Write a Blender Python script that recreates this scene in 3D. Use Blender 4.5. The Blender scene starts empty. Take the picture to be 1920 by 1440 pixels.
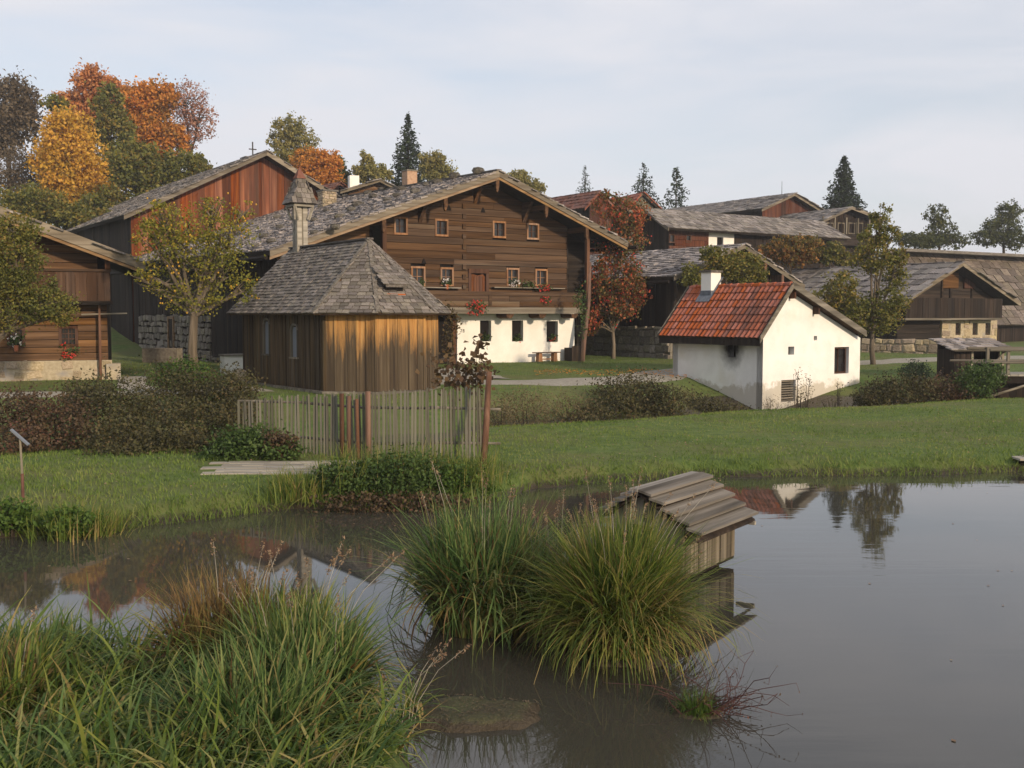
import bpy, math, random
import numpy as np
from mathutils import Vector, Matrix
random.seed(11)
rng = np.random.default_rng(11)
S = bpy.context.scene
COL = S.collection
# ------------------------------------------------------------------ camera
FPX = 2000.0                       # focal length in pixels of the 1920 px wide photograph
PITCH = math.atan(130 / FPX)       # horizon lies 130 px above the middle
EYE = Vector((0, 0, 3.5))          # the pond's surface is z = 0
cam_data = bpy.data.cameras.new('camera')
cam_data.sensor_width = 36
cam_data.lens = FPX / 1920 * 36
cam_data.clip_end = 3000
cam = bpy.data.objects.new('camera', cam_data)
cam.location = EYE
cam.rotation_euler = (math.pi / 2 - PITCH, 0, 0)
COL.objects.link(cam)
S.camera = cam
# ------------------------------------------------------------------ sky and sun
SUN_EL, SUN_AZ = math.radians(18), math.radians(142)     # azimuth clockwise from +Y
sun_dir = Vector((math.sin(SUN_AZ) * math.cos(SUN_EL), math.cos(SUN_AZ) * math.cos(SUN_EL), math.sin(SUN_EL)))
W = bpy.data.worlds.new('World'); S.world = W; W.use_nodes = True
wn, wl = W.node_tree.nodes, W.node_tree.links
wn.clear()
w_out = wn.new('ShaderNodeOutputWorld'); w_bg = wn.new('ShaderNodeBackground')
w_sky = wn.new('ShaderNodeTexSky'); w_sky.sky_type = 'NISHITA'; w_sky.sun_disc = False
w_sky.sun_elevation = SUN_EL; w_sky.sun_rotation = SUN_AZ
w_sky.air_density = 1.0; w_sky.dust_density = 1.5; w_sky.ozone_density = 1.5
w_tc = wn.new('ShaderNodeTexCoord'); w_map = wn.new('ShaderNodeMapping')
w_map.inputs['Scale'].default_value = (1.6, 1.6, 7.0)
w_noise = wn.new('ShaderNodeTexNoise'); w_noise.inputs['Scale'].default_value = 2.2
w_noise.inputs['Detail'].default_value = 7; w_noise.inputs['Roughness'].default_value = 0.5
w_noise.inputs['Distortion'].default_value = 0.4
w_ramp = wn.new('ShaderNodeValToRGB')
w_ramp.color_ramp.elements[0].position = 0.34; w_ramp.color_ramp.elements[0].color = (0.62, 0.62, 0.62, 1)
w_ramp.color_ramp.elements[1].position = 0.62; w_ramp.color_ramp.elements[1].color = (0.97, 0.97, 0.97, 1)
w_mix = wn.new('ShaderNodeMix'); w_mix.data_type = 'RGBA'
w_mix.inputs[7].default_value = (5.2, 5.22, 5.55, 1)      # thin high cloud
wl.new(w_tc.outputs['Generated'], w_map.inputs['Vector']); wl.new(w_map.outputs[0], w_noise.inputs['Vector'])
wl.new(w_noise.outputs[0], w_ramp.inputs[0]); wl.new(w_ramp.outputs[0], w_mix.inputs[0])
wl.new(w_sky.outputs[0], w_mix.inputs[6]); wl.new(w_mix.outputs[2], w_bg.inputs['Color'])
w_bg.inputs['Strength'].default_value = 0.13
wl.new(w_bg.outputs[0], w_out.inputs[0])
sun_data = bpy.data.lights.new('sun', 'SUN'); sun_data.energy = 3.3; sun_data.angle = math.radians(2.5)
sun_data.color = (1.0, 0.79, 0.56)
sun = bpy.data.objects.new('sun', sun_data); COL.objects.link(sun)
sun.rotation_euler = sun_dir.to_track_quat('Z', 'Y').to_euler(); sun.location = (30, -30, 40)
S.view_settings.view_transform = 'Standard'; S.view_settings.look = 'None'
S.view_settings.gamma = 1; S.view_settings.use_curve_mapping = False
S.view_settings.exposure = 0.28
# ------------------------------------------------------------------ measuring helpers
UP = Vector((0, math.sin(PITCH), math.cos(PITCH))); FWD = Vector((0, math.cos(PITCH), -math.sin(PITCH)))
def ray(px, py):
    return Vector(((px - 960) / FPX, 0, 0)) + UP * ((720 - py) / FPX) + FWD
def at(px, py, Y):
    d = ray(px, py); return EYE + d * (Y / d.y)
class Frame:                       # a building's own axes: x along its front, y inwards, z up
    def __init__(s, o, deg):
        s.o = Vector(o); s.deg = deg; a = math.radians(deg)
        s.M = Matrix.Translation(s.o) @ Matrix.Rotation(a, 4, 'Z'); s.I = s.M.inverted()
    def hit(s, px, py, y=0.0):     # where the sight line meets the plane y -> (x, z)
        e = s.I @ EYE; d = s.I.to_3x3() @ ray(px, py); t = (y - e.y) / d.y; p = e + d * t
        return p.x, p.z
    def hitx(s, px, py, x=0.0):    # meets the plane x -> (y, z)
        e = s.I @ EYE; d = s.I.to_3x3() @ ray(px, py); t = (x - e.x) / d.x; p = e + d * t
        return p.y, p.z
    def hitp(s, px, py, p0, n):
        e = s.I @ EYE; d = s.I.to_3x3() @ ray(px, py); n = Vector(n)
        return e + d * ((Vector(p0) - e).dot(n) / d.dot(n))
    def w(s, x, y, z): return s.M @ Vector((x, y, z))
# ------------------------------------------------------------------ mesh helpers
class MB:
    def __init__(s): s.v = []; s.f = []
    def add(s, vs, fs, M=None):
        o = len(s.v)
        s.v += [tuple(M @ Vector(v)) if M is not None else tuple(v) for v in vs]
        s.f += [tuple(i + o for i in f) for f in fs]; return s
    def box(s, x0, x1, y0, y1, z0, z1, M=None):
        return s.add([(x0,y0,z0),(x1,y0,z0),(x1,y1,z0),(x0,y1,z0),(x0,y0,z1),(x1,y0,z1),(x1,y1,z1),(x0,y1,z1)],
                     [(0,3,2,1),(4,5,6,7),(0,1,5,4),(1,2,6,5),(2,3,7,6),(3,0,4,7)], M)
    def prism(s, poly, y0, y1, M=None):     # polygon in (x, z), counter-clockwise seen from -y
        n = len(poly)
        vs = [(x, y0, z) for x, z in poly] + [(x, y1, z) for x, z in poly]
        fs = [tuple(range(n)), tuple(range(2*n-1, n-1, -1))]
        fs += [(j, i, i+n, j+n) for i in range(n) for j in [(i+1) % n]]
        return s.add(vs, fs, M)
    def tube(s, pts, rs, n=7, caps=True):
        pts = [Vector(p) for p in pts]; rings = []
        o = len(s.v)
        for i, p in enumerate(pts):
            d = (pts[min(i+1, len(pts)-1)] - pts[max(i-1, 0)]).normalized()
            a = d.orthogonal().normalized(); b = d.cross(a)
            if i and abs(a.dot(pa)) < 2:
                a = (pa - d * pa.dot(d)).normalized(); b = d.cross(a)
            pa = a
            for k in range(n):
                t = 2*math.pi*k/n; q = p + (a*math.cos(t) + b*math.sin(t))*rs[i]; s.v.append(tuple(q))
        for i in range(len(pts)-1):
            for k in range(n):
                k2 = (k+1) % n; s.f.append((o+i*n+k, o+i*n+k2, o+(i+1)*n+k2, o+(i+1)*n+k))
        if caps:
            s.f.append(tuple(o+k for k in range(n-1, -1, -1))); e = o+(len(pts)-1)*n
            s.f.append(tuple(e+k for k in range(n)))
        return s
    def bar(s, p0, p1, w, h, up=(0,0,1)):   # square bar between two points
        p0, p1 = Vector(p0), Vector(p1); d = (p1-p0).normalized(); u = Vector(up)
        x = d.cross(u).normalized(); z = x.cross(d).normalized()
        vs = []
        for p in (p0, p1):
            for i, j in ((-1,-1),(1,-1),(1,1),(-1,1)): vs.append(p + x*(w/2*i) + z*(h/2*j))
        return s.add(vs, [(0,1,2,3),(7,6,5,4),(0,4,5,1),(1,5,6,2),(2,6,7,3),(3,7,4,0)])
    def mesh(s, name):
        me = bpy.data.meshes.new(name); me.from_pydata(s.v, [], s.f); me.update(); return me
FR = {}
def put(name, data, mat=None, parent=None, kind=None, smooth=False, M=None):
    me = data.mesh(name) if isinstance(data, MB) else data
    if mat is not None and not me.materials: me.materials.append(mat)
    if smooth: me.polygons.foreach_set('use_smooth', [True]*len(me.polygons))
    o = bpy.data.objects.new(name, me); COL.objects.link(o)
    if parent is not None: o.parent = parent
    if M is not None: o.matrix_basis = M
    if kind: o['kind'] = kind
    return o
def tag(o, label, cat, group=None):
    o['label'] = label; o['category'] = cat
    if group: o['group'] = group
    return o
def thing(name, label, cat, loc=(0,0,0), deg=0.0, group=None):
    o = bpy.data.objects.new(name, None); COL.objects.link(o); o.empty_display_size = 0.2
    o.location = loc; o.rotation_euler = (0, 0, math.radians(deg))
    FR[o] = Matrix.Translation(Vector(loc)) @ Matrix.Rotation(math.radians(deg), 4, 'Z')
    return tag(o, label, cat, group)
def root_frame(o):
    while o.parent: o = o.parent
    return FR.get(o, Matrix())
def pieces(parent, name, variants, mats, mat, limit=300, rest=None):
    """alike small pieces: the nearest `limit` are parts of their own, the rest one joined part"""
    R = root_frame(parent)
    items = sorted(mats, key=lambda t: ((R @ t[0]).translation - EYE).length)
    for me in variants:
        if not me.materials: me.materials.append(mat)
    for M, k in items[:limit]:
        o = bpy.data.objects.new(name, variants[k % len(variants)]); COL.objects.link(o); o.parent = parent; o.matrix_basis = M
    if len(items) > limit:
        mb = MB()
        cache = [([v.co.copy() for v in me.vertices], [tuple(p.vertices) for p in me.polygons]) for me in variants]
        for M, k in items[limit:]:
            vs, fs = cache[k % len(variants)]; mb.add(vs, fs, M)
        put(rest or name + '_cover', mb, mat, parent, kind='stuff')
def quad_mesh(name, V):            # V: (N, 4, 3) array
    n = len(V); me = bpy.data.meshes.new(name)
    me.vertices.add(4*n); me.vertices.foreach_set('co', np.ascontiguousarray(V, dtype=np.float32).ravel())
    me.loops.add(4*n); me.loops.foreach_set('vertex_index', np.arange(4*n, dtype=np.int32))
    me.polygons.add(n); me.polygons.foreach_set('loop_start', np.arange(0, 4*n, 4, dtype=np.int32))
    me.update(calc_edges=True); return me
def unit(v): return v / (np.linalg.norm(v, axis=-1, keepdims=True) + 1e-9)
def leaf_quads(C, size, aspect=0.6, flat=0.3, var=0.5, normal=None):
    n = len(C); nrm = rng.normal(size=(n, 3)); nrm[:, 2] += flat * 2
    if normal is not None: nrm = nrm + normal
    nrm = unit(nrm); a = unit(np.cross(nrm, rng.normal(size=(n, 3)))); b = np.cross(nrm, a)
    s = (size * (1 - var/2 + var * rng.random(n)))[:, None] if np.isscalar(size) else size[:, None]
    lift = nrm * s * 0.18
    return np.stack([C - a*s*0.5, C + b*s*aspect*0.5 + lift, C + a*s*0.5, C - b*s*aspect*0.5 + lift], axis=1)
def blob_points(blobs, n, clump=0.22, shell=0.45, per=28):
    """points gathered in clumps through ellipsoids (cx,cy,cz,rx,ry,rz[,weight])"""
    vol = np.array([(b[3]*b[4]*b[5])**0.75 * (b[6] if len(b) > 6 else 1) for b in blobs]); vol = vol/vol.sum()
    out = []
    for b, w in zip(blobs, vol):
        k = max(6, int(n*w)); m = max(3, k//per)
        d = unit(rng.normal(size=(m, 3))); r = (shell + (1-shell)*rng.random(m))**0.6
        cc = d * r[:, None]; idx = rng.integers(0, m, k)
        p = cc[idx] + rng.normal(size=(k, 3))*clump
        p = p * np.array(b[3:6]) + np.array(b[:3]); out.append(p)
    return np.concatenate(out)
def blades(P, H, Wd, ang, lean, seg=4, droop=1.0):
    """curved grass blades; arrays: base points P, heights H, widths, heading, lean"""
    n = len(P); t = np.linspace(0, 1, seg+1)
    hd = np.stack([np.cos(ang), np.sin(ang), np.zeros(n)], 1); sd = np.stack([-np.sin(ang), np.cos(ang), np.zeros(n)], 1)
    tw = rng.normal(size=n)*0.5
    sd = sd*np.cos(tw)[:, None] + hd*np.sin(tw)[:, None]
    rows = []
    th0 = lean*(.2+.3*rng.random(n)); kap = lean*droop*(.55+1.7*rng.random(n)); c = P.copy(); curl = rng.normal(size=n)*.75; kink = rng.random(n) < .12; kt = .35+.4*rng.random(n)
    for ti in t:
        if ti > 0:
            th = np.minimum(th0+kap*(ti-.5/seg)**1.3+np.where(kink & (ti > kt), 1.1, 0), 2.85); ds = H/seg
            h2 = hd*np.cos(curl*ti)[:, None] + sd*np.sin(curl*ti)[:, None]; c = c + h2*(np.sin(th)*ds)[:, None]; c[:, 2] += np.cos(th)*ds
        wd = (Wd*(1.0 - ti**2.2*0.97)*(0.55+0.45*min(1, ti*4)))[:, None]
        rows.append((c - sd*wd/2, c + sd*wd/2))
    Q = []
    for i in range(seg):
        Q.append(np.stack([rows[i][0], rows[i][1], rows[i+1][1], rows[i+1][0]], 1))
    Q = np.stack(Q, 1)              # n, seg, 4, 3
    return Q
def blade_mesh(name, Q):           # welded strips, one island for each blade
    n, seg = Q.shape[:2]; m = seg+1
    V = np.zeros((n, m, 2, 3)); V[:, :seg, 0] = Q[:, :, 0]; V[:, :seg, 1] = Q[:, :, 1]
    V[:, seg, 0] = Q[:, -1, 3]; V[:, seg, 1] = Q[:, -1, 2]
    base = (np.arange(n)*m*2)[:, None]; i = np.arange(seg)[None]*2
    F = np.stack([base+i, base+i+1, base+i+3, base+i+2], -1).reshape(-1, 4)
    me = bpy.data.meshes.new(name); me.vertices.add(n*m*2); me.vertices.foreach_set('co', V.astype(np.float32).ravel())
    me.loops.add(F.size); me.loops.foreach_set('vertex_index', F.astype(np.int32).ravel())
    me.polygons.add(len(F)); me.polygons.foreach_set('loop_start', np.arange(0, F.size, 4, dtype=np.int32))
    me.update(calc_edges=True); return me
# ------------------------------------------------------------------ materials
def newmat(name):
    m = bpy.data.materials.new(name); m.use_nodes = True; nt = m.node_tree; nt.nodes.clear()
    return m, nt.nodes, nt.links
def mixc(N, L, fac, a, b, mode='MIX'):
    x = N.new('ShaderNodeMix'); x.data_type = 'RGBA'; x.blend_type = mode; x.clamp_factor = True
    for s, v in ((0, fac), (6, a), (7, b)):
        if isinstance(v, (int, float)): x.inputs[s].default_value = v
        elif isinstance(v, (tuple, list)): x.inputs[s].default_value = tuple(v)[:3] + (1,)
        else: L.new(v, x.inputs[s])
    return x.outputs[2]
def math_(N, L, op, a, b=0.0):
    x = N.new('ShaderNodeMath'); x.operation = op
    for s, v in ((0, a), (1, b)):
        if isinstance(v, (int, float)): x.inputs[s].default_value = v
        else: L.new(v, x.inputs[s])
    return x.outputs[0]
def ramp(N, L, fac, stops, interp='LINEAR'):
    r = N.new('ShaderNodeValToRGB'); cr = r.color_ramp; cr.interpolation = interp
    while len(cr.elements) < len(stops): cr.elements.new(0.5)
    for e, (p, c) in zip(cr.elements, stops):
        e.position = p; e.color = (tuple(c)[:3] + (1,)) if not isinstance(c, (int, float)) else (c, c, c, 1)
    L.new(fac, r.inputs[0]); return r.outputs[0]
def randv(N, L):                   # differs from object to object and from loose piece to loose piece
    oi = N.new('ShaderNodeObjectInfo'); ge = N.new('ShaderNodeNewGeometry')
    return math_(N, L, 'FRACT', math_(N, L, 'ADD', oi.outputs['Random'], math_(N, L, 'MULTIPLY', ge.outputs['Random Per Island'], 7.31)))
def noise(N, L, vec, scale, detail=4, rough=0.55, dist=0.0):
    n = N.new('ShaderNodeTexNoise'); n.inputs['Scale'].default_value = scale; n.inputs['Detail'].default_value = detail
    n.inputs['Roughness'].default_value = rough; n.inputs['Distortion'].default_value = dist
    if vec is not None: L.new(vec, n.inputs['Vector'])
    return n.outputs[0]
def coords(N, L, scale=(1,1,1), shift=True, r=None):
    tc = N.new('ShaderNodeTexCoord'); mp = N.new('ShaderNodeMapping'); mp.inputs['Scale'].default_value = scale
    src = tc.outputs['Object']
    if shift:
        r = r or randv(N, L); cx = N.new('ShaderNodeVectorMath'); cx.operation = 'ADD'
        sc = N.new('ShaderNodeVectorMath'); sc.operation = 'SCALE'; sc.inputs[0].default_value = (31.7, 17.3, 23.9)
        L.new(r, sc.inputs['Scale']); L.new(src, cx.inputs[0]); L.new(sc.outputs[0], cx.inputs[1]); src = cx.outputs[0]
    L.new(src, mp.inputs['Vector']); return mp.outputs[0], tc.outputs['Object']
def finish(N, L, col, rough=0.85, bump=None, bstr=0.4, bdist=0.02, spec=0.25, rough_sock=None):
    out = N.new('ShaderNodeOutputMaterial'); p = N.new('ShaderNodeBsdfPrincipled')
    if isinstance(col, (tuple, list)): p.inputs['Base Color'].default_value = tuple(col)[:3] + (1,)
    else: L.new(col, p.inputs['Base Color'])
    p.inputs['Roughness'].default_value = rough; p.inputs['Specular IOR Level'].default_value = spec
    if rough_sock is not None: L.new(rough_sock, p.inputs['Roughness'])
    if bump is not None:
        b = N.new('ShaderNodeBump'); b.inputs['Strength'].default_value = bstr; b.inputs['Distance'].default_value = bdist
        L.new(bump, b.inputs['Height']); L.new(b.outputs[0], p.inputs['Normal'])
    L.new(p.outputs[0], out.inputs[0]); return p
def surf(name, stops, scale=3.0, stretch=(1,1,1), rnd=0.25, blotch=None, rough=0.85, bstr=0.4, bdist=0.02, detail=6, shift=True, spec=0.2, hue=0.0):
    """noise-coloured surface; rnd varies whole pieces, blotch = (colour, scale, low, high) stains"""
    m, N, L = newmat(name); r = randv(N, L); v, raw = coords(N, L, stretch, shift, r)
    n = noise(N, L, v, scale, detail, 0.6); col = ramp(N, L, n, stops)
    if blotch:
        bn = noise(N, L, raw if not shift else v, blotch[1], 5, 0.6)
        f = ramp(N, L, bn, [(blotch[2], 0.0), (blotch[3], 1.0)]); col = mixc(N, L, f, col, blotch[0])
    if rnd:
        hs = N.new('ShaderNodeHueSaturation'); hs.inputs['Hue'].default_value = 0.5
        L.new(math_(N, L, 'ADD', math_(N, L, 'MULTIPLY', r, 2*rnd), 1-rnd), hs.inputs['Value']); L.new(col, hs.inputs['Color'])
        r2 = math_(N, L, 'FRACT', math_(N, L, 'MULTIPLY', r, 13.7))
        L.new(math_(N, L, 'ADD', math_(N, L, 'MULTIPLY', r2, 0.3), 0.85), hs.inputs['Saturation'])
        if hue: L.new(math_(N, L, 'ADD', math_(N, L, 'MULTIPLY', r2, 2*hue), 0.5-hue), hs.inputs['Hue'])
        col = hs.outputs[0]
    finish(N, L, col, rough, n, bstr, bdist, spec); return m
def wood(name, dark, mid, light, axis='x', rnd=0.3, blotch=None, scale=2.2, rough=0.85, bstr=0.5):
    st = {'x': (0.12, 3, 3), 'y': (3, 0.12, 3), 'z': (3, 3, 0.12)}[axis]
    return surf(name, [(0.28, dark), (0.5, mid), (0.72, light)], scale, st, rnd, blotch, rough, bstr, 0.015, 8)
def leafmat(name, cols, trans=0.3, rough=0.6, noise_scale=0.5, mixn=0.45, vec='Object'):
    m, N, L = newmat(name); ge = N.new('ShaderNodeNewGeometry'); tc = N.new('ShaderNodeTexCoord')
    n = noise(N, L, tc.outputs[vec], noise_scale, 3)
    nn = ramp(N, L, n, [(0.3, 0.0), (0.7, 1.0)])
    f = math_(N, L, 'ADD', math_(N, L, 'MULTIPLY', ge.outputs['Random Per Island'], 1-mixn), math_(N, L, 'MULTIPLY', nn, mixn))
    k = len(cols); col = ramp(N, L, f, [(0.12 + 0.76*i/max(1, k-1), c) for i, c in enumerate(cols)])
    out = N.new('ShaderNodeOutputMaterial'); d = N.new('ShaderNodeBsdfPrincipled'); d.inputs['Roughness'].default_value = rough
    d.inputs['Specular IOR Level'].default_value = 0.25; L.new(col, d.inputs['Base Color'])
    t = N.new('ShaderNodeBsdfTranslucent'); L.new(col, t.inputs['Color']); mx = N.new('ShaderNodeMixShader'); mx.inputs[0].default_value = trans
    L.new(d.outputs[0], mx.inputs[1]); L.new(t.outputs[0], mx.inputs[2]); L.new(mx.outputs[0], out.inputs[0]); return m
def plain(name, col, rough=0.6, spec=0.3):
    m, N, L = newmat(name); finish(N, L, col, rough, spec=spec); return m
M = {}
M['log'] = wood('log_brown', (.036,.02,.011), (.074,.042,.023), (.125,.076,.043), 'x', 0.2, ((.15,.115,.08), 0.35, .58, .74))
M['log_warm'] = wood('log_warm', (.06,.03,.013), (.13,.068,.03), (.22,.125,.06), 'x', 0.3, ((.04,.024,.014), 0.5, .55, .72))
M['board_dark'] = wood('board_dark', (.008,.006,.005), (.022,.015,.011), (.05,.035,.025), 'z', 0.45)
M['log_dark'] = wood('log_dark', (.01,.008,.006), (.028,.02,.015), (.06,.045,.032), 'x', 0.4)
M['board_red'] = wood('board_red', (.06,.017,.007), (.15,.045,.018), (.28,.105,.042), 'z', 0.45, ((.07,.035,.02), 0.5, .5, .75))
M['board_red_dark'] = wood('board_red_dark', (.03,.011,.007), (.07,.026,.016), (.13,.06,.035), 'z', 0.4)
M['parapet'] = wood('parapet_brown', (.03,.017,.011), (.062,.035,.022), (.11,.066,.042), 'z', 0.3)
M['beam'] = wood('beam_brown', (.03,.017,.01), (.07,.04,.022), (.13,.08,.045), 'x', 0.2)
M['beam_y'] = wood('beam_brown_deep', (.03,.017,.01), (.08,.042,.022), (.15,.085,.045), 'y', 0.25)
M['post'] = wood('post_brown', (.04,.02,.012), (.1,.05,.03), (.2,.11,.06), 'z', 0.25)
M['verge'] = wood('verge_weathered', (.09,.074,.054), (.17,.142,.105), (.27,.235,.185), 'x', 0.18)
M['trim'] = wood('trim_tan', (.14,.085,.045), (.24,.155,.085), (.33,.23,.135), 'x', 0.15)
M['window_frame'] = wood('window_frame_tan', (.14,.07,.04), (.25,.14,.08), (.36,.22,.13), 'z', 0.2)
M['frame_dark'] = wood('window_frame_brown', (.03,.015,.01), (.07,.035,.022), (.12,.065,.04), 'z', 0.2)
M['door'] = wood('door_brown', (.05,.02,.01), (.12,.05,.026), (.19,.09,.045), 'z', 0.2)
M['shade'] = plain('dark_interior', (.012,.01,.009), 0.9, 0.1)
M['grey_wood'] = wood('grey_wood_z', (.07,.06,.045), (.16,.14,.105), (.28,.25,.19), 'z', 0.35)
M['grey_wood_x'] = wood('grey_wood_x', (.06,.052,.04), (.14,.125,.1), (.25,.22,.18), 'x', 0.3)
M['grey_plank_y'] = wood('grey_plank_y', (.055,.048,.04), (.135,.12,.1), (.26,.235,.205), 'y', 0.28)
M['brick_pale'] = surf('brick_pale', [(.3,(.3,.17,.1)),(.7,(.46,.3,.19))], 7, rnd=.1)
M['duck_board'] = wood('duck_board', (.07,.058,.042), (.15,.128,.095), (.26,.225,.17), 'z', 0.25, ((.06,.05,.035), 1.2, .5, .7))
M['pale_plank'] = wood('pale_plank', (.16,.145,.12), (.29,.265,.22), (.42,.39,.33), 'x', 0.15)
M['picket'] = wood('picket_grey', (.06,.056,.046), (.13,.122,.1), (.23,.215,.18), 'z', 0.32, ((.1,.105,.06), 2.0, .5, .7))
M['pole'] = wood('pole_reddish', (.06,.03,.02), (.13,.07,.045), (.22,.13,.09), 'z', 0.3)
M['bark'] = wood('bark_grey', (.05,.04,.03), (.11,.09,.065), (.2,.16,.12), 'z', 0.15)
M['bark_dark'] = wood('bark_dark', (.02,.016,.012), (.045,.035,.026), (.09,.07,.05), 'z', 0.15)
M['shingle'] = surf('shingle_grey', [(.3,(.13,.115,.108)),(.5,(.24,.215,.205)),(.75,(.42,.385,.37))], 2.5, (6,1,6), 0.5, ((.07,.065,.055), 1.1, .55, .75), hue=0.02)
M['shingle_chapel'] = surf('shingle_chapel', [(.3,(.085,.072,.06)),(.5,(.16,.14,.122)),(.75,(.3,.275,.25))], 2.5, (6,1,6), 0.42, ((.09,.085,.055), 1.3, .55, .75), hue=0.02)
M['shingle_old'] = surf('shingle_old', [(.3,(.1,.088,.08)),(.5,(.18,.162,.15)),(.75,(.3,.28,.265))], 2.5, (6,1,6), 0.45, ((.07,.068,.045), 0.7, .55, .75), hue=0.02)
M['shingle_brown'] = surf('shingle_brown', [(.3,(.08,.064,.052)),(.5,(.14,.116,.096)),(.75,(.22,.19,.162))], 2.0, (6,1,6), 0.35, hue=0.02)
M['tile'] = surf('tile_red', [(.3,(.24,.062,.03)),(.5,(.34,.1,.05)),(.75,(.41,.14,.08))], 3, (1,1,1), 0.11, ((.2,.085,.06), 1.2, .6, .8), 0.8, 0.3, hue=0.004)
M['tile_dull'] = surf('tile_dull', [(.3,(.1,.04,.03)),(.5,(.16,.07,.05)),(.75,(.22,.11,.08))], 4, (1,1,1), 0.25)
M['stone'] = surf('stone_grey', [(.3,(.12,.1,.08)),(.5,(.21,.185,.15)),(.75,(.33,.3,.25))], 6, (1,1,1), 0.3, ((.1,.1,.06), 3, .6, .8), 0.9, 0.8, 0.04, hue=0.015)
M['stone_warm'] = surf('stone_warm', [(.3,(.22,.17,.11)),(.5,(.34,.275,.19)),(.75,(.46,.39,.29))], 6, (1,1,1), 0.3, ((.2,.17,.13), 2, .6, .8), 0.9, 0.8, 0.04, hue=0.015)
M['rock'] = surf('rock_dark', [(.3,(.05,.045,.038)),(.5,(.11,.1,.085)),(.75,(.2,.185,.16))], 8, (1,1,1), 0.3, ((.1,.1,.055), 3, .55, .75), 0.95, 0.8, 0.04)
M['mortar'] = surf('mortar', [(.3,(.13,.115,.09)),(.7,(.22,.2,.165))], 9, (1,1,1), 0, None, 0.95, 0.6)
M['mortar_warm'] = surf('mortar_warm', [(.3,(.3,.25,.17)),(.7,(.46,.4,.29))], 7, (1,1,1), 0, ((.28,.26,.24), 1.0, .55, .7), 0.95, 0.6)
M['plaster'] = surf('plaster_white', [(.3,(.7,.68,.62)),(.6,(.8,.78,.73))], 1.2, (1,1,1), 0, ((.62,.58,.48), 0.8, .62, .85), 0.9, 0.15, 0.01, shift=False)
M['red_flower'] = leafmat('red_petals', [(.45,.02,.02),(.7,.05,.04),(.8,.16,.12)], 0.25)
M['white_flower'] = leafmat('white_petals', [(.7,.68,.66),(.85,.82,.82)], 0.25)
M['pot'] = surf('terracotta', [(.3,(.3,.09,.04)),(.7,(.42,.15,.07))], 6, rnd=0.1)
M['iron'] = surf('dark_iron', [(.3,(.02,.018,.018)),(.7,(.05,.045,.045))], 8, rnd=0.1, rough=0.6)
M['lead'] = surf('lead_grey', [(.3,(.1,.11,.13)),(.7,(.18,.2,.23))], 6, rnd=0.05, rough=0.6)
M['paper'] = plain('pale_panel', (.16,.18,.21), 0.5)
# glass panes: dark, glossy
def glassmat():
    m, N, L = newmat('window_glass'); v, raw = coords(N, L, (1,1,1), True)
    col = ramp(N, L, noise(N, L, v, 1.2, 2), [(.3,(.012,.012,.013)),(.7,(.035,.034,.036))])
    finish(N, L, col, 0.12, spec=0.5); return m
M['glass'] = glassmat()
# chapel boards: honey-coloured wood under the eaves, weathered dark from the foot up
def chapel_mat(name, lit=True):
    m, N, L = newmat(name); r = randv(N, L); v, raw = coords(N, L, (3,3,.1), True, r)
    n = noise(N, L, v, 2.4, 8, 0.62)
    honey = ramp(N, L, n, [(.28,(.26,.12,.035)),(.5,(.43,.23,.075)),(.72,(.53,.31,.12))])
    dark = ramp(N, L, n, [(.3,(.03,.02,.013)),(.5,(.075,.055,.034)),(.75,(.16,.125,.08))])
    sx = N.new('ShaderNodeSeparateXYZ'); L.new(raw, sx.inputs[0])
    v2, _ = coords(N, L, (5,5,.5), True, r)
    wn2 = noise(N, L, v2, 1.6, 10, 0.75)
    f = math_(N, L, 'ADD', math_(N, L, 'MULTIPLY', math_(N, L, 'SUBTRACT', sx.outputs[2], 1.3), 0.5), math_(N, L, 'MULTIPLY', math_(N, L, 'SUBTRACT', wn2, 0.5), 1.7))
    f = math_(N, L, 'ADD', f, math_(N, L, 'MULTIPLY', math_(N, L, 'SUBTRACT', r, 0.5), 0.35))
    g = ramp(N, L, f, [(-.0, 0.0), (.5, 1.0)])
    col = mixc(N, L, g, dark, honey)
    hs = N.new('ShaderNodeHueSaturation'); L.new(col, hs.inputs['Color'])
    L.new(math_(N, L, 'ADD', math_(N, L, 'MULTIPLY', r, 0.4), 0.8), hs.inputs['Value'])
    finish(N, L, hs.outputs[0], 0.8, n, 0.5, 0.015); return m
M['chapel_board'] = chapel_mat('chapel_board')
M['chapel_side'] = wood('chapel_side_board', (.03,.02,.012), (.075,.052,.03), (.15,.105,.06), 'z', 0.3, ((.05,.05,.03), 1.5, .55, .75))
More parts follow.
